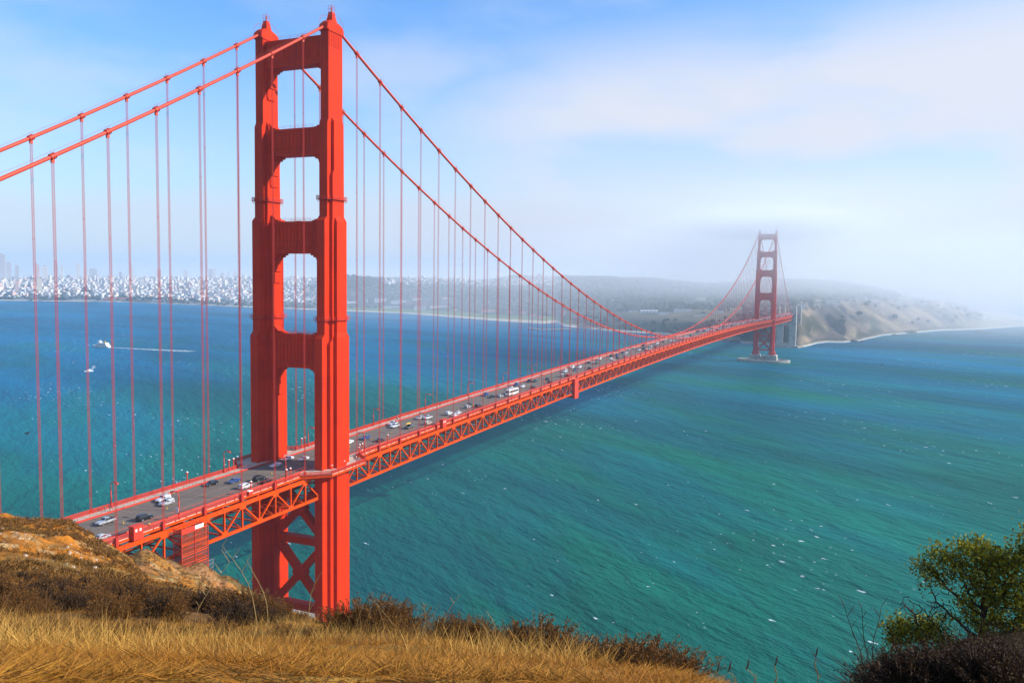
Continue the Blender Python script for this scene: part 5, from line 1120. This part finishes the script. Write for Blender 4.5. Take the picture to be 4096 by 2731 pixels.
for x_, y_, w_, h_, wl, gb, lb in [(180, 272, 62, 10, 'wall_white', 0, 'long low white building at the wood edge, leftmost past the tower'), (282, 270, 10, 22, 'wall_white', 0, 'small white tower among trees past the near tower'), (370, 262, 76, 20, 'wall_white', 0, 'large white hall, left of the pair'), (490, 272, 96, 16, 'wall_white', 0, 'large white hall, right of the pair'), (615, 254, 60, 12, 'wall_white', 1, 'white gabled hall above the flat field'),
   (640, 284, 80, 20, 'roof_red', 0, 'red brick barracks row among the trees'), (565, 284, 50, 20, 'roof_red', 0, 'smaller red brick barracks left of the long row'), (633, 315, 76, 20, 'wall_white', 0, 'white hangar standing alone at the shore field'), (800, 250, 36, 12, 'wall_white', 1, 'small white gabled building high among the trees'), (868, 324, 18, 8, 'wall_white', 1, 'lone white hut on the shore field'),
   (440, 302, 110, 8, 'wall_grey', 0, 'long grey shed on the flat shore'), (760, 300, 120, 8, 'wall_cream', 0, 'long cream shed beside the flat field'), (1085, 333, 90, 9, 'wall_grey', 1, 'long grey row of low houses behind the field'), (1228, 345, 26, 16, 'wall_white', 1, 'white gabled boathouse on the far field'), (1320, 350, 34, 14, 'wall_white', 1, 'white double-gabled house right of the boathouse'),
   (1385, 380, 34, 24, 'wall_white', 1, 'red-roofed white house by the beach'), (1430, 388, 40, 16, 'wall_cream', 1, 'cream house beside the red-roofed one'), (1595, 350, 20, 16, 'wall_cream', 1, 'cream house on the slope above the beach'), (1712, 440, 62, 22, 'wall_cream', 0, 'pale warehouse by the wharf'), (1752, 446, 18, 12, 'wall_white', 1, 'small white gable right of the warehouse'), (1772, 446, 18, 12, 'wall_white', 1, 'second small white gable right of the warehouse'), (1830, 452, 20, 16, 'wall_white', 1, 'white boathouse alone at the water past the warehouse'),
   (1700, 400, 110, 30, 'roof_red', 0, 'brick building on the slope above the warehouse'), (2050, 332, 60, 8, 'wall_white', 0, 'long low white building left of the gabled row')]:
    u, v = c6(x_, y_); ut, vt = c6(x_, y_-h_); block(u, v, vt, w_/1.68/KD, wl, lb, 'shore_building', roof='roof_red' if gb else 'roof_grey', gable=bool(gb), floors=h_ > 11)
for i in range(5):
    u, v = c6(2108+i*24, 342); ut, vt = c6(2108, 326); block(u, v, vt, 20/1.68/KD, 'wall_white', f'white gabled house, {ORD[i+1]} from the left in the bright row of five', 'gabled_house', roof='wall_white', gable=True, floors=False, cat='house')
for i, (u, v, w, h) in enumerate(((1900, 697, 26, 4), (1865, 699, 16, 3), (1985, 691, 30, 3), (1640, 721, 26, 8), (1560, 716, 40, 6), (1600, 726, 30, 5), (1832, 705, 12, 6), (1600, 690, 22, 9), (1520, 722, 30, 5))):
    block(u, v, v-h, w, ['wall_white', 'wall_cream'][i % 2], ['white building on the cliff top, middle of the bluff', 'small cream hut on the cliff top nearest the bridge', 'low white battery at the highest point of the bluff', 'cream block left of the far tower', 'long pale block on the slope left of the far tower', 'pale block low on the slope left of the far tower', 'cream house right of the far tower', 'pale cluster high behind the cables', 'pale shed above the bridge dip'][i], 'hill_building', floors=False)
block(281, 694, 690, 56, 'roof_red', 'long red pier shed on the city waterfront', 'pier_shed', D=Dz0(281, 693)+20, dpt=40, roof='roof_red', floors=False)
block(237, 699, 695, 15, 'wall_white', 'white pier building at the harbour mouth', 'pier_shed', D=Dz0(237, 692)+10, floors=False)
# wharf on piles
r = empty('wharf', tuple(at_z(1260, 755, 0))); o_ = np.array(r.location); m = MB(); P1, P2, P3 = at_z(1212, 753, 2), at_z(1243, 757, 2), at_z(1312, 755.5, 2)
for a, b in ((P1, P2), (P2, P3)):
    a, b = Vector(a-o_), Vector(b-o_); m.beam(a+Vector((0, 0, .5)), b+Vector((0, 0, .5)), 9, 1.2); d = b-a
    for i in range(14): q = a+d*(i/13); m.tube([(q.x, q.y, -4), (q.x, q.y, 2)], .7, 6)
m.build('deck', 'concrete', r); tag(r, 'grey angled wharf on piles jutting from the far beach', 'wharf')
# woods
def ico(sub=1):
    bm = bmesh.new(); bmesh.ops.create_icosphere(bm, subdivisions=sub, radius=1); v = np.array([tuple(a.co) for a in bm.verts]); f = np.array([[b.index for b in a.verts] for a in bm.faces]); bm.free(); return v, f
IV, IF = ico(1)
M['wood'] = mat('woodland', (.020, .030, .014), .95, var=(.045, .05, .022), vscale=.02, amt=1)
Vs = []; n = 0
shoreb = []
for _o in bpy.data.objects:
    if _o.get('category') in ('building', 'house') and _o.name.split('.')[0] in ('shore_building', 'gabled_house', 'hill_building'): shoreb.append((_o.location.x, _o.location.y))
shoreb = np.array(shoreb); cdir = (CAM[:2]-shoreb); cdir /= np.linalg.norm(cdir, axis=1)[:, None]
while n < 26000:
    u = rng.uniform(-60, 2360); i = int(np.clip((u-usf[0])/(usf[1]-usf[0]), 0, len(usf)-1)); j = int(np.searchsorted(DD[i], DD[i, 5]*math.exp(rng.random()**.9*1.05)))
    if j < 8: continue
    zc_ = Z[i, min(j, nD-1)]; g_ = n1[i, min(j, nD-1)]; j = min(j, nD-1)
    if zc_ < 3: continue
    if u < 740 and rng.random() > (.35 if ratio[i, j] > .05 else .8): continue
    if 760 < u < 1320 and zc_ < 22 and rng.random() < .6: continue
    if 760 < u < 1320 and 2 < zc_ < 11 and g_ > .35 and DD[i, j] < DD[i, 5]*1.10: continue
    if u > 1800 and zc_ < 88: 
        if rng.random() > .05 or zc_ < 20: continue
    if 1290 < u < 1800 and g_ > .56 and rng.random() < .7: continue
    tx, ty = X[i, j]+rng.uniform(-30, 30), Y[i, j]+rng.uniform(-30, 30)
    rel = np.array([tx, ty])-shoreb; al = (rel*cdir).sum(1); ac = np.abs(rel[:, 0]*cdir[:, 1]-rel[:, 1]*cdir[:, 0])
    if ((al > -25) & (al < 170) & (ac < 48)).any(): continue
    s_ = rng.uniform(4.5, 9.5); wx = s_*rng.uniform(.8, 1.3)
    Vs.append(IV*(1+rng.uniform(-.22, .22, (len(IV), 1)))*[wx, wx, s_*.75]+[tx, ty, zc_+s_*.4]); n += 1
Vs = np.concatenate(Vs); Fs = (IF[None]+(np.arange(n)*len(IV))[:, None, None]).reshape(-1, 3)
tag(np_mesh('distant_woods', Vs, Fs, 'wood'), 'dark woods over the hills behind the far shore', 'woods', kind='stuff')

# ------------------------------------------------------------ foreground vegetation
def leafmat(name, c, c2, sc=3, tr=.25):
    m = bpy.data.materials.new(name); m.use_nodes = True; t = m.node_tree; p = t.nodes['Principled BSDF']; p.inputs['Roughness'].default_value = .7; p.inputs['Specular IOR Level'].default_value = .2
    g = N(t, 'ShaderNodeNewGeometry'); n = N(t, 'ShaderNodeMapRange'); mx = N(t, 'ShaderNodeMix', data_type='RGBA'); L(t, g.outputs['Random Per Island'], mx.inputs[0]); mx.inputs[6].default_value = (*c, 1); mx.inputs[7].default_value = (*c2, 1); L(t, mx.outputs[2], p.inputs['Base Color'])
    tb = N(t, 'ShaderNodeBsdfTranslucent'); L(t, mx.outputs[2], tb.inputs[0]); ms_ = N(t, 'ShaderNodeMixShader'); ms_.inputs[0].default_value = tr; L(t, p.outputs[0], ms_.inputs[1]); L(t, tb.outputs[0], ms_.inputs[2]); L(t, ms_.outputs[0], t.nodes['Material Output'].inputs[0])
    M[name] = m; return m
leafmat('straw', (.50, .24, .032), (.20, .085, .012)); leafmat('straw_pale', (.60, .36, .085), (.38, .19, .035)); leafmat('hill_straw', (.40, .16, .016), (.18, .075, .010)); leafmat('dark_straw', (.20, .10, .025), (.08, .04, .012)); leafmat('brush_leaf', (.24, .10, .016), (.075, .034, .009)); leafmat('brush_dark', (.060, .030, .010), (.020, .011, .005)); leafmat('tree_leaf', (.40, .34, .015), (.05, .065, .008)); leafmat('scrub', (.27, .13, .028), (.07, .038, .012))
M['twig'] = mat('twig_bark', (.07, .045, .03), .9); M['bark'] = mat('bark', (.05, .032, .022), .9, bump=.4, bscale=30); M['stalk'] = mat('dry_stalk', (.30, .20, .07), .8)
zfn = np.vectorize(near_z)
def blades(n, P, ln, lean, wid, az, curve=.5):
    """P (n,3) roots -> tapered 3-segment ribbons"""
    d = np.stack([np.cos(az)*np.sin(lean), np.sin(az)*np.sin(lean), np.cos(lean)], 1); side = np.cross(d, rng.normal(size=(n, 3))); side /= np.linalg.norm(side, axis=1)[:, None]+1e-9
    sag = np.stack([np.cos(az), np.sin(az), -np.ones(n)*.6], 1); Vv = []
    for t, w in ((0, 1), (.4, .9), (.75, .6), (1, .12)):
        c = P+d*(ln*t)[:, None]+sag*(ln*curve*t*t*.35)[:, None]; Vv += [c-side*(wid*w/2)[:, None], c+side*(wid*w/2)[:, None]]
    Vv = np.stack(Vv, 1); base = (np.arange(n)*8)[:, None]; f = np.concatenate([np.concatenate([base+a for a in q], 1)[:, None] for q in ((0, 1, 3, 2), (2, 3, 5, 4), (4, 5, 7, 6))], 1)
    return Vv.reshape(-1, 3), f.reshape(-1, 4)
def root_pts(u, D):
    zz = zfn(u, D); dd_ = az_dirs(u); return np.stack([CAM[0]+dd_[:, 0]*D, CAM[1]+dd_[:, 1]*D, zz-.01], 1)
def meadow(n, u0, u1, D0, D1, mt, l0, l1, lean_lo, lean_hi, wid, name, lb, clump=1.5, azc=.6, thr=0, dens=None):
    u = rng.uniform(u0, u1, int(n*1.6)); D = np.exp(rng.uniform(math.log(D0), math.log(D1), int(n*1.6))); 
    dd_ = az_dirs(u); xx = CAM[0]+dd_[:, 0]*D; yy = CAM[1]+dd_[:, 1]*D; g_ = fbm(xx, yy, clump, 3); keep = g_ > thr
    if dens is not None: keep &= rng.random(len(u)) < dens(u, D)
    u, D, g_ = u[keep][:n], D[keep][:n], g_[keep][:n]; P = root_pts(u, D); k = len(u)
    az = rng.normal(azc, 1.3, k)+(g_-.5)*9; lean = rng.uniform(lean_lo, lean_hi, k)**1.0; ln = rng.uniform(l0, l1, k)*(.6+.9*g_)
    Vv, f = blades(k, P, ln, lean, wid*rng.uniform(.6, 1.4, k), az); return np_mesh(name, Vv, f, mt)
uvis = lambda u, D: (u < 1680)*1.0
g1 = meadow(92000, -60, 1680, 3.1, 18, 'straw', .04, .17, 1.15, 1.58, .0038, 'dry_grass', '', dens=uvis, thr=.40); tag(g1, 'flattened golden dry grass covering the foreground slope', 'grass', kind='stuff')
g1b = meadow(50000, -60, 1680, 3.1, 19, 'hill_straw', .04, .17, .8, 1.55, .0038, 'brown_grass', '', dens=uvis, clump=.8, azc=2.4); tag(g1b, 'matted brown grass stems between the golden ones', 'grass', kind='stuff')
g2 = meadow(11000, -60, 1650, 5.5, 17, 'straw_pale', .08, .26, .05, .9, .0034, 'tall_grass', '', thr=.56, clump=2.2, dens=uvis); tag(g2, 'taller pale straw standing in tufts above the flattened grass', 'grass', kind='stuff')
g4 = meadow(2000, -60, 1650, 7, 14.5, 'dark_straw', .18, .45, .0, .6, .0036, 'weed_stems', '', thr=.45, clump=1.2, dens=uvis); tag(g4, 'thin dark weed stems rising out of the grass', 'weeds', kind='stuff')
g3 = meadow(1800, 1980, 2420, 7, 13, 'brush_dark', .12, .4, .1, 1.2, .004, 'dark_slope_grass', '', thr=.3); tag(g3, 'sparse dry grass on the dark slope at bottom right', 'grass', kind='stuff')
# low scrub and stones on the ochre hill and the slopes beyond it
n = 15000; u = rng.uniform(-60, 760, n); D = np.exp(rng.uniform(math.log(40), math.log(262), n)); keep = (D < 95) | (rng.random(n) < .8); u, D = u[keep], D[keep]; P = root_pts(u, D); g_ = fbm(P[:, 0], P[:, 1], 5, 3); keep = g_ > .50; P = P[keep]; D = D[keep]
P = P[:7500]; D = D[:7500]; k = len(P); sz = rng.uniform(.10, .32, k)*(1+D/130); npl = 46; C_ = np.repeat(P, npl, 0); sz_ = np.repeat(sz, npl)[:, None]
dd_ = rng.normal(size=(k*npl, 3))*[1, 1, .6]+[0, 0, .5]; dd_ /= np.linalg.norm(dd_, axis=1)[:, None]; si = np.cross(dd_, rng.normal(size=(k*npl, 3))); si /= np.linalg.norm(si, axis=1)[:, None]
C_ = C_+dd_*sz_*.55*rng.random((k*npl, 1)); Vv = np.stack([C_-si*sz_*.02, C_+dd_*sz_*.25+si*sz_*.06, C_+dd_*sz_*.5, C_+dd_*sz_*.25-si*sz_*.06], 1).reshape(-1, 3)
tag(np_mesh('hill_scrub', Vv, np.arange(k*npl*4).reshape(-1, 4), 'scrub'), 'low dry scrub dotting the ochre hillside and the cliff below the bridge', 'scrub', kind='stuff')
k = 24000; u = rng.uniform(-60, 760, k); D = np.exp(rng.uniform(math.log(30), math.log(262), k)); P = root_pts(u, D); ln = rng.uniform(.08, .3, k)*(1+D/150); Vv, f = blades(k, P, ln, rng.uniform(0.3, 1.5, k), .02+D*.00035, rng.uniform(0, 6.3, k)); tag(np_mesh('hill_grass', Vv, f, 'hill_straw'), 'coarse dry tussock grass on the hillside left of the bridge', 'grass', kind='stuff')
M['stone'] = mat('hill_stone', (.42, .33, .25), .9)
k = 260; u = rng.uniform(-60, 330, k); D = rng.uniform(40, 92, k); P = root_pts(u, D); sz = rng.uniform(.04, .15, k); Vs = (IV[None]*(1+rng.uniform(-.3, .3, (k, len(IV), 1))))*(sz[:, None, None]*np.array([1.2, 1, .6]))+P[:, None, :]
tag(np_mesh('hill_stones', Vs.reshape(-1, 3), (IF[None]+(np.arange(k)*len(IV))[:, None, None]).reshape(-1, 3), 'stone'), 'pale stones scattered over the ochre hillside', 'stones', kind='stuff')
# shrubs
def shrub_proto(seed, ns, leafm, upright=.5, leafn=56, ll=.055, lw=.010):
    rg = np.random.default_rng(seed); st = MB(); LP = []; LD = []
    for i in range(ns):
        az = rg.uniform(0, 2*math.pi); ln_ = rg.uniform(.55, 1.0); th = rg.uniform(0, 1.25)**1.0; p = np.array([rg.uniform(-.15, .15), rg.uniform(-.15, .15), 0.]); pts = [p.copy()]
        d = np.array([math.cos(az)*math.sin(th), math.sin(az)*math.sin(th), math.cos(th)])
        for s_ in range(6):
            d = d+rg.normal(0, .16, 3)+np.array([0, 0, .09*upright]); d /= np.linalg.norm(d); p = p+d*ln_/6; pts.append(p.copy())
        st.tube(pts, [.012, .011, .009, .007, .006, .004, .002], 3, cap=False)
        P_ = np.array(pts)
        for s_ in range(leafn):
            t = rg.uniform(.25, 1.0)*5.999; a = int(t); q = P_[a]+(P_[a+1]-P_[a])*(t-a)+rg.normal(0, .018, 3); dd_ = (P_[min(a+1, 6)]-P_[a]); dd_ = dd_/np.linalg.norm(dd_)*.8+rg.normal(0, .5, 3); LP.append(q); LD.append(dd_/np.linalg.norm(dd_))
    LP = np.array(LP); LD = np.array(LD); k = len(LP); side = np.cross(LD, rg.normal(size=(k, 3))); side /= np.linalg.norm(side, axis=1)[:, None]; l_ = rg.uniform(.6, 1.3, k)[:, None]*ll
    Vv = np.stack([LP-side*lw*.5, LP+LD*l_*.5+side*lw, LP+LD*l_, LP+LD*l_*.5-side*lw], 1).reshape(-1, 3); f = np.arange(k*4).reshape(-1, 4)
    return st, Vv, f, leafm
SH = [shrub_proto(1, 150, 'brush_leaf'), shrub_proto(2, 130, 'brush_leaf', 1.0), shrub_proto(3, 140, 'brush_dark', .8), shrub_proto(4, 120, 'brush_dark', .3)]
SRC = {}
def shrub(i, u, D, s, lb, grp, flat=.8, sink=.1, name='coastal_shrub'):
    x, y, z = near_pt(u, D)
    if i not in SRC:
        st, Vv, f, lm = SH[i]; r = empty(name); st.build('stem', 'twig', r); np_mesh('foliage', Vv, f, lm, r); SRC[i] = r
    else: r = dup(SRC[i])
    r.location = (x, y, z-sink*s); r.scale = (s, s, s*flat); r.rotation_euler = (0, 0, random.uniform(0, 6.28)); return tag(r, lb, 'shrub', grp)
bl = random.Random(3)
for row, (D, nn, s) in enumerate(((16.5, 13, .62), (19, 13, .72), (22.5, 13, .8), (27, 12, .85), (32, 11, .85), (38, 10, .75))):
    for j in range(nn):
        u = -40+ (760 if row < 3 else (700 if row < 5 else 420))*(j+bl.uniform(.1, .9))/nn
        if u > 400 and row < 2 and bl.random() < .25: continue
        shrub([0, 1, 0, 3, 1, 0, 2][(j+row) % 7], u, D*bl.uniform(.84, 1.1), s*bl.uniform(.6, 1.3), f'brown shrub in left hillside belt, {ORD[row+1]} row from the grass, {ORD[j+1]} from left', 'brown shrubs of the left hillside belt')
for j, (u, D, s) in enumerate(((20, 11.5, .34), (95, 12.6, .42), (150, 10.8, .26), (265, 12.2, .40), (330, 12.9, .45), (420, 11.6, .32), (505, 12.6, .42), (560, 11.2, .28), (640, 12.4, .36), (715, 12.0, .34), (960, 10.8, .26), (1120, 9.8, .24))):
    shrub(j % 2, u, D, s, f'low tawny bush growing among the golden grass, {ORD[j+1]} from the left', 'low bushes scattered in the foreground grass', .7, .15)
for u, D, s, i, lb in ((835, 12.6, .55, 2, 'spiky brown shrub just right of the near tower base'), (885, 12.3, .6, 2, 'dark tufted shrub second to the right of the tower base'), (925, 12.6, .45, 0, 'low brown shrub third to the right of the tower base'), (780, 12.6, .42, 0, 'low brown shrub in front of the near tower base'), (1058, 11.8, .38, 2, 'small dark tuft on the rim midway to the big round shrub'), (1098, 11.6, .36, 0, 'small reddish tuft left of the big round shrub'), (1018, 12, .3, 0, 'tiny brown tuft on the rim under the tall bent stalk'),
   (1165, 11.3, .34, 2, 'low tuft directly left of the big round shrub'), (1205, 11, .46, 2, 'left half of the big brown shrub on the rim at centre'), (1258, 10.8, .62, 2, 'big rounded brown shrub on the rim at centre'), (1300, 10.6, .42, 0, 'right shoulder of the big round shrub at centre'), (1356, 10.2, .46, 2, 'upright brown shrub right of the big round one'), (1424, 9.6, .5, 2, 'dark bushy shrub with a bare twig across it'), (1478, 9.2, .55, 2, 'tallest dark shrub near the right end of the rim'), (1530, 8.8, .46, 3, 'sloping dark shrub second from the right end of the rim'), (1578, 8.5, .4, 3, 'last dark shrub where the rim meets the bottom edge')):
    i = {2: 1, 3: 0, 0: 0}[i]
    shrub(i, u, D*1.02, s*1.45, lb, 'brown shrubs along the foreground rim', .85, .12)
for j in range(64):
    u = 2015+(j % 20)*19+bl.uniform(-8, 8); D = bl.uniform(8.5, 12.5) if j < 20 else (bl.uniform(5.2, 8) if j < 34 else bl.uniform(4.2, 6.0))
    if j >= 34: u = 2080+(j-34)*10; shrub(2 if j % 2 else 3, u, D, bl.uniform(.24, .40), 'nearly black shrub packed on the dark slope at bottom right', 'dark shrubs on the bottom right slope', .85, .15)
# tall single stalks
def stalk(u, D, h, lx, seed, lb, head=False, mt='stalk'):
    rg = random.Random(seed); x, y, z = near_pt(u, D); r = empty('dry_stalk', (x, y, z)); rx, ry = _r[0], _r[1]; m = MB(); pts = []
    for i in range(8):
        t = i/7; o = lx*t*t+.02*math.sin(t*7+seed); pts.append((rx*o, ry*o, h*t))
    m.tube(pts, [.0075-.005*i/7 for i in range(8)], 5)
    for i in range(3, 8):
        a = Vector(pts[i]); s_ = 1 if rg.random() < .5 else -1; L_ = h*rg.uniform(.08, .2); m.tube([a, a+Vector((rx*s_*L_*.5, ry*s_*L_*.5, L_*.8))], [.004, .002], 4)
    m.build('stem', mt, r)
    if head:
        m = MB(); a = Vector(pts[-1]); m.tube([a, a+Vector((.01, 0, .03)), a+Vector((.015, 0, .07)), a+Vector((.02, 0, .1))], [.004, .008, .007, .002], 6); m.build('seed_head', 'twig', r)
    tag(r, lb, 'stalk', 'dry stalks standing on the rim')
for a in ((1020, 11.8, .62, .20, 1, 'tallest bent dry stalk on the rim left of the big shrub'), (1152, 11, .5, -.14, 2, 'forked pale stalk just left of the big shrub, leaning left'), (1133, 11, .42, -.18, 3, 'thin stalk leaning left beside the forked pale stalk'), (975, 12, .5, .03, 4, 'straight thin stalk left of the tallest bent one'), (905, 12.2, .42, -.2, 5, 'stalk leaning left over the tower-side shrubs'), (1075, 11.4, .36, .05, 6, 'short upright stalk right of the tallest bent one'),
          (1668, 7.6, .17, -.03, 7, 'short stalk with a seed head past the rim end', True), (1720, 7.6, .20, -.12, 8, 'leaning seed-headed stalk at bottom, left of three', True), (1762, 7.6, .22, -.1, 9, 'leaning seed-headed stalk at bottom, middle of three', True), (1800, 7.6, .25, .02, 10, 'upright seed-headed stalk at bottom, right of three', True), (1898, 8, .36, .0, 11, 'lone reddish stalk before the dark slope', True),
          (2005, 9.2, .85, -.22, 12, 'tall dark stalk leaning left, leftmost on the dark slope', False, 'twig'), (2020, 9.2, .8, -.12, 13, 'tall dark stalk second on the dark slope', False, 'twig'), (2030, 9.2, .78, .04, 14, 'tall dark upright stalk third on the dark slope', False, 'twig'), (440, 11, 1.0, .45, 15, 'long straw stalk slanting right over the left shrubs'), (590, 12.5, 1.3, -.5, 16, 'long stalk slanting left in front of the far tower leg'), (615, 12.5, 1.1, -.3, 17, 'stalk slanting left below the tower bracing'), (700, 12.5, .9, .2, 18, 'stalk slanting right before the near tower leg')):
    stalk(*a)
# ------------------------------------------------------------ the tree at right: branches grown towards attraction points
def grow_tree(base, attract, step=.065, infl=.8, kill=.085, maxit=330, seed=1, trunk=None):
    nodes = [np.array(base)]; par = [-1]
    for p in trunk or []: nodes.append(np.array(p)); par.append(len(nodes)-2)
    A = np.array(attract); rg = np.random.default_rng(seed); best = np.full(len(A), 1e9); bi = np.zeros(len(A), int); new = list(range(len(nodes)))
    for it in range(maxit):
        Nn = np.array([nodes[i] for i in new]); d2 = ((A[:, None]-Nn[None])**2).sum(-1); k = d2.argmin(1); dm = d2[np.arange(len(A)), k]; up = dm < best; best[up] = dm[up]; bi[up] = np.array(new)[k[up]]
        al = best > kill**2; A, best, bi = A[al], best[al], bi[al]
        if len(A) == 0: break
        act = np.sqrt(best) < (infl if it > 40 else 5)
        if not act.any(): break
        new = []
        for nidx in np.unique(bi[act]):
            v = (A[act & (bi == nidx)]-nodes[nidx]); v = (v/np.linalg.norm(v, axis=1)[:, None]).mean(0)+rg.normal(0, .22, 3); v /= np.linalg.norm(v)+1e-9; nodes.append(nodes[nidx]+v*step); par.append(nidx); new.append(len(nodes)-1)
    n = len(nodes); kids_ = [[] for _ in range(n)]; 
    for i, p in enumerate(par):
        if p >= 0: kids_[p].append(i)
    rad = np.zeros(n)
    for i in range(n-1, -1, -1):
        rad[i] = .0055 if not kids_[i] else (sum(rad[k]**2.35 for k in kids_[i]))**(1/2.35)
    return np.array(nodes), par, kids_, rad
def tree_mesh(nodes, par, kids_, rad, name='branches'):
    m = MB(); starts = [(0, None)]
    while starts:
        i, pr = starts.pop(); ch = [nodes[pr]] if pr is not None else []; rr = [min(rad[i], rad[pr])] if pr is not None else []
        while True:
            ch.append(nodes[i]); rr.append(rad[i]); ks = sorted(kids_[i], key=lambda k: -rad[k])
            if not ks: break
            for k in ks[1:]: starts.append((k, i))
            i = ks[0]
        if len(ch) > 1: m.tube(ch, rr, 6 if max(rr) > .02 else 4, cap=False)
    return m
def ell(c, r, n, rg):
    p = rg.normal(size=(n, 3)); p /= np.linalg.norm(p, axis=1)[:, None]; p *= rg.random((n, 1))**(1/2.2); return np.array(c)+p*np.array(r)
def leaves_at(tips, rg, nper, spread, ll, lw, mt, parent):
    P = np.repeat(tips, nper, 0)+rg.normal(0, spread, (len(tips)*nper, 3)); k = len(P); d = rg.normal(size=(k, 3))+[0, 0, .8]; d /= np.linalg.norm(d, axis=1)[:, None]; s_ = np.cross(d, rg.normal(size=(k, 3))); s_ /= np.linalg.norm(s_, axis=1)[:, None]; l_ = ll*rg.uniform(.6, 1.3, (k, 1))
    nn = np.cross(d, s_); Vv = np.stack([P, P+d*l_*.5+s_*lw+nn*.004, P+d*l_, P+d*l_*.5-s_*lw+nn*.004], 1).reshape(-1, 3); return np_mesh('foliage', Vv, np.arange(k*4).reshape(-1, 4), mt, parent)
TD = 11.5
def tp(u, v, D=TD): return at_d(u, v, D)
def a_tree(base_uv, blobs, bare, lb, seed, nper=9, trunk_uv=(), name='windswept_tree', leafy='tree_leaf'):
    rg = np.random.default_rng(seed); A = []; leafc = []
    for u, v, ru, rv, n in blobs: c = tp(u, v); A.append(ell(c, (ru*TD/1937, ru*TD/1937, rv*TD/1937), n, rg)); leafc.append((np.array(c), np.array((ru, ru, rv))*TD/1937*1.15))
    nl = sum(len(a) for a in A)
    for u, v, ru, rv, n in bare: A.append(ell(tp(u, v), (ru*TD/1937, ru*TD/1937*.8, rv*TD/1937), n*2, rg))
    base = tp(*base_uv); r = empty(name, tuple(base)); nodes, par, ks, rad = grow_tree(base, np.concatenate(A), seed=seed, trunk=[tp(*q) for q in trunk_uv]); nodes0 = nodes-base
    tree_mesh(nodes0, par, ks, rad).build('trunk', 'bark', r, True)
    tips = np.array([nodes[i] for i in range(len(nodes)) if rad[i] < .0125]); keep = np.zeros(len(tips), bool)
    for c, rr in leafc: keep |= (((tips-c)/rr)**2).sum(1) < 1
    leaves_at((tips-base)[keep], rg, nper, .055, .042, .012, leafy, r); return tag(r, lb, 'tree')
a_tree((2235, 1520), [(2165, 1272, 34, 18, 90), (2120, 1300, 26, 14, 60), (2150, 1330, 30, 16, 60), (2240, 1268, 42, 22, 150), (2300, 1290, 40, 26, 150), (2270, 1340, 45, 34, 200), (2330, 1345, 40, 40, 200), (2345, 1290, 30, 30, 90), (2210, 1310, 26, 18, 70), (2360, 1400, 34, 30, 120), (2292, 1385, 34, 16, 80), (2235, 1372, 34, 22, 90), (2275, 1428, 44, 22, 90), (2335, 1440, 40, 20, 90)],
       [(2150, 1340, 30, 34, 70), (2125, 1400, 22, 26, 40), (2210, 1400, 50, 40, 90), (2260, 1440, 50, 40, 60)], 'wind-bent green tree with twisted bare limbs at the right edge', 21, 30, [(2240, 1490), (2255, 1460), (2262, 1435)])
a_tree((2150, 1530), [(2085, 1446, 40, 20, 130), (2130, 1452, 44, 22, 140), (2062, 1472, 26, 18, 70), (2165, 1420, 14, 12, 40), (2175, 1475, 26, 16, 60)], [(2085, 1395, 26, 26, 60), (2115, 1420, 30, 22, 50), (2055, 1440, 18, 20, 30), (2150, 1400, 24, 30, 50)], 'lower dark green bush with bare twigs left of the tree', 22, 38, [(2140, 1505)], 'green_bush')
a_tree((2375, 1500), [(2385, 1235, 34, 26, 120), (2350, 1262, 22, 18, 60), (2392, 1300, 40, 40, 80)], [(2372, 1190, 16, 20, 40)], 'dark crown of a second tree cut by the right edge', 23, 20, [(2385, 1440), (2392, 1360)], 'shore_tree')
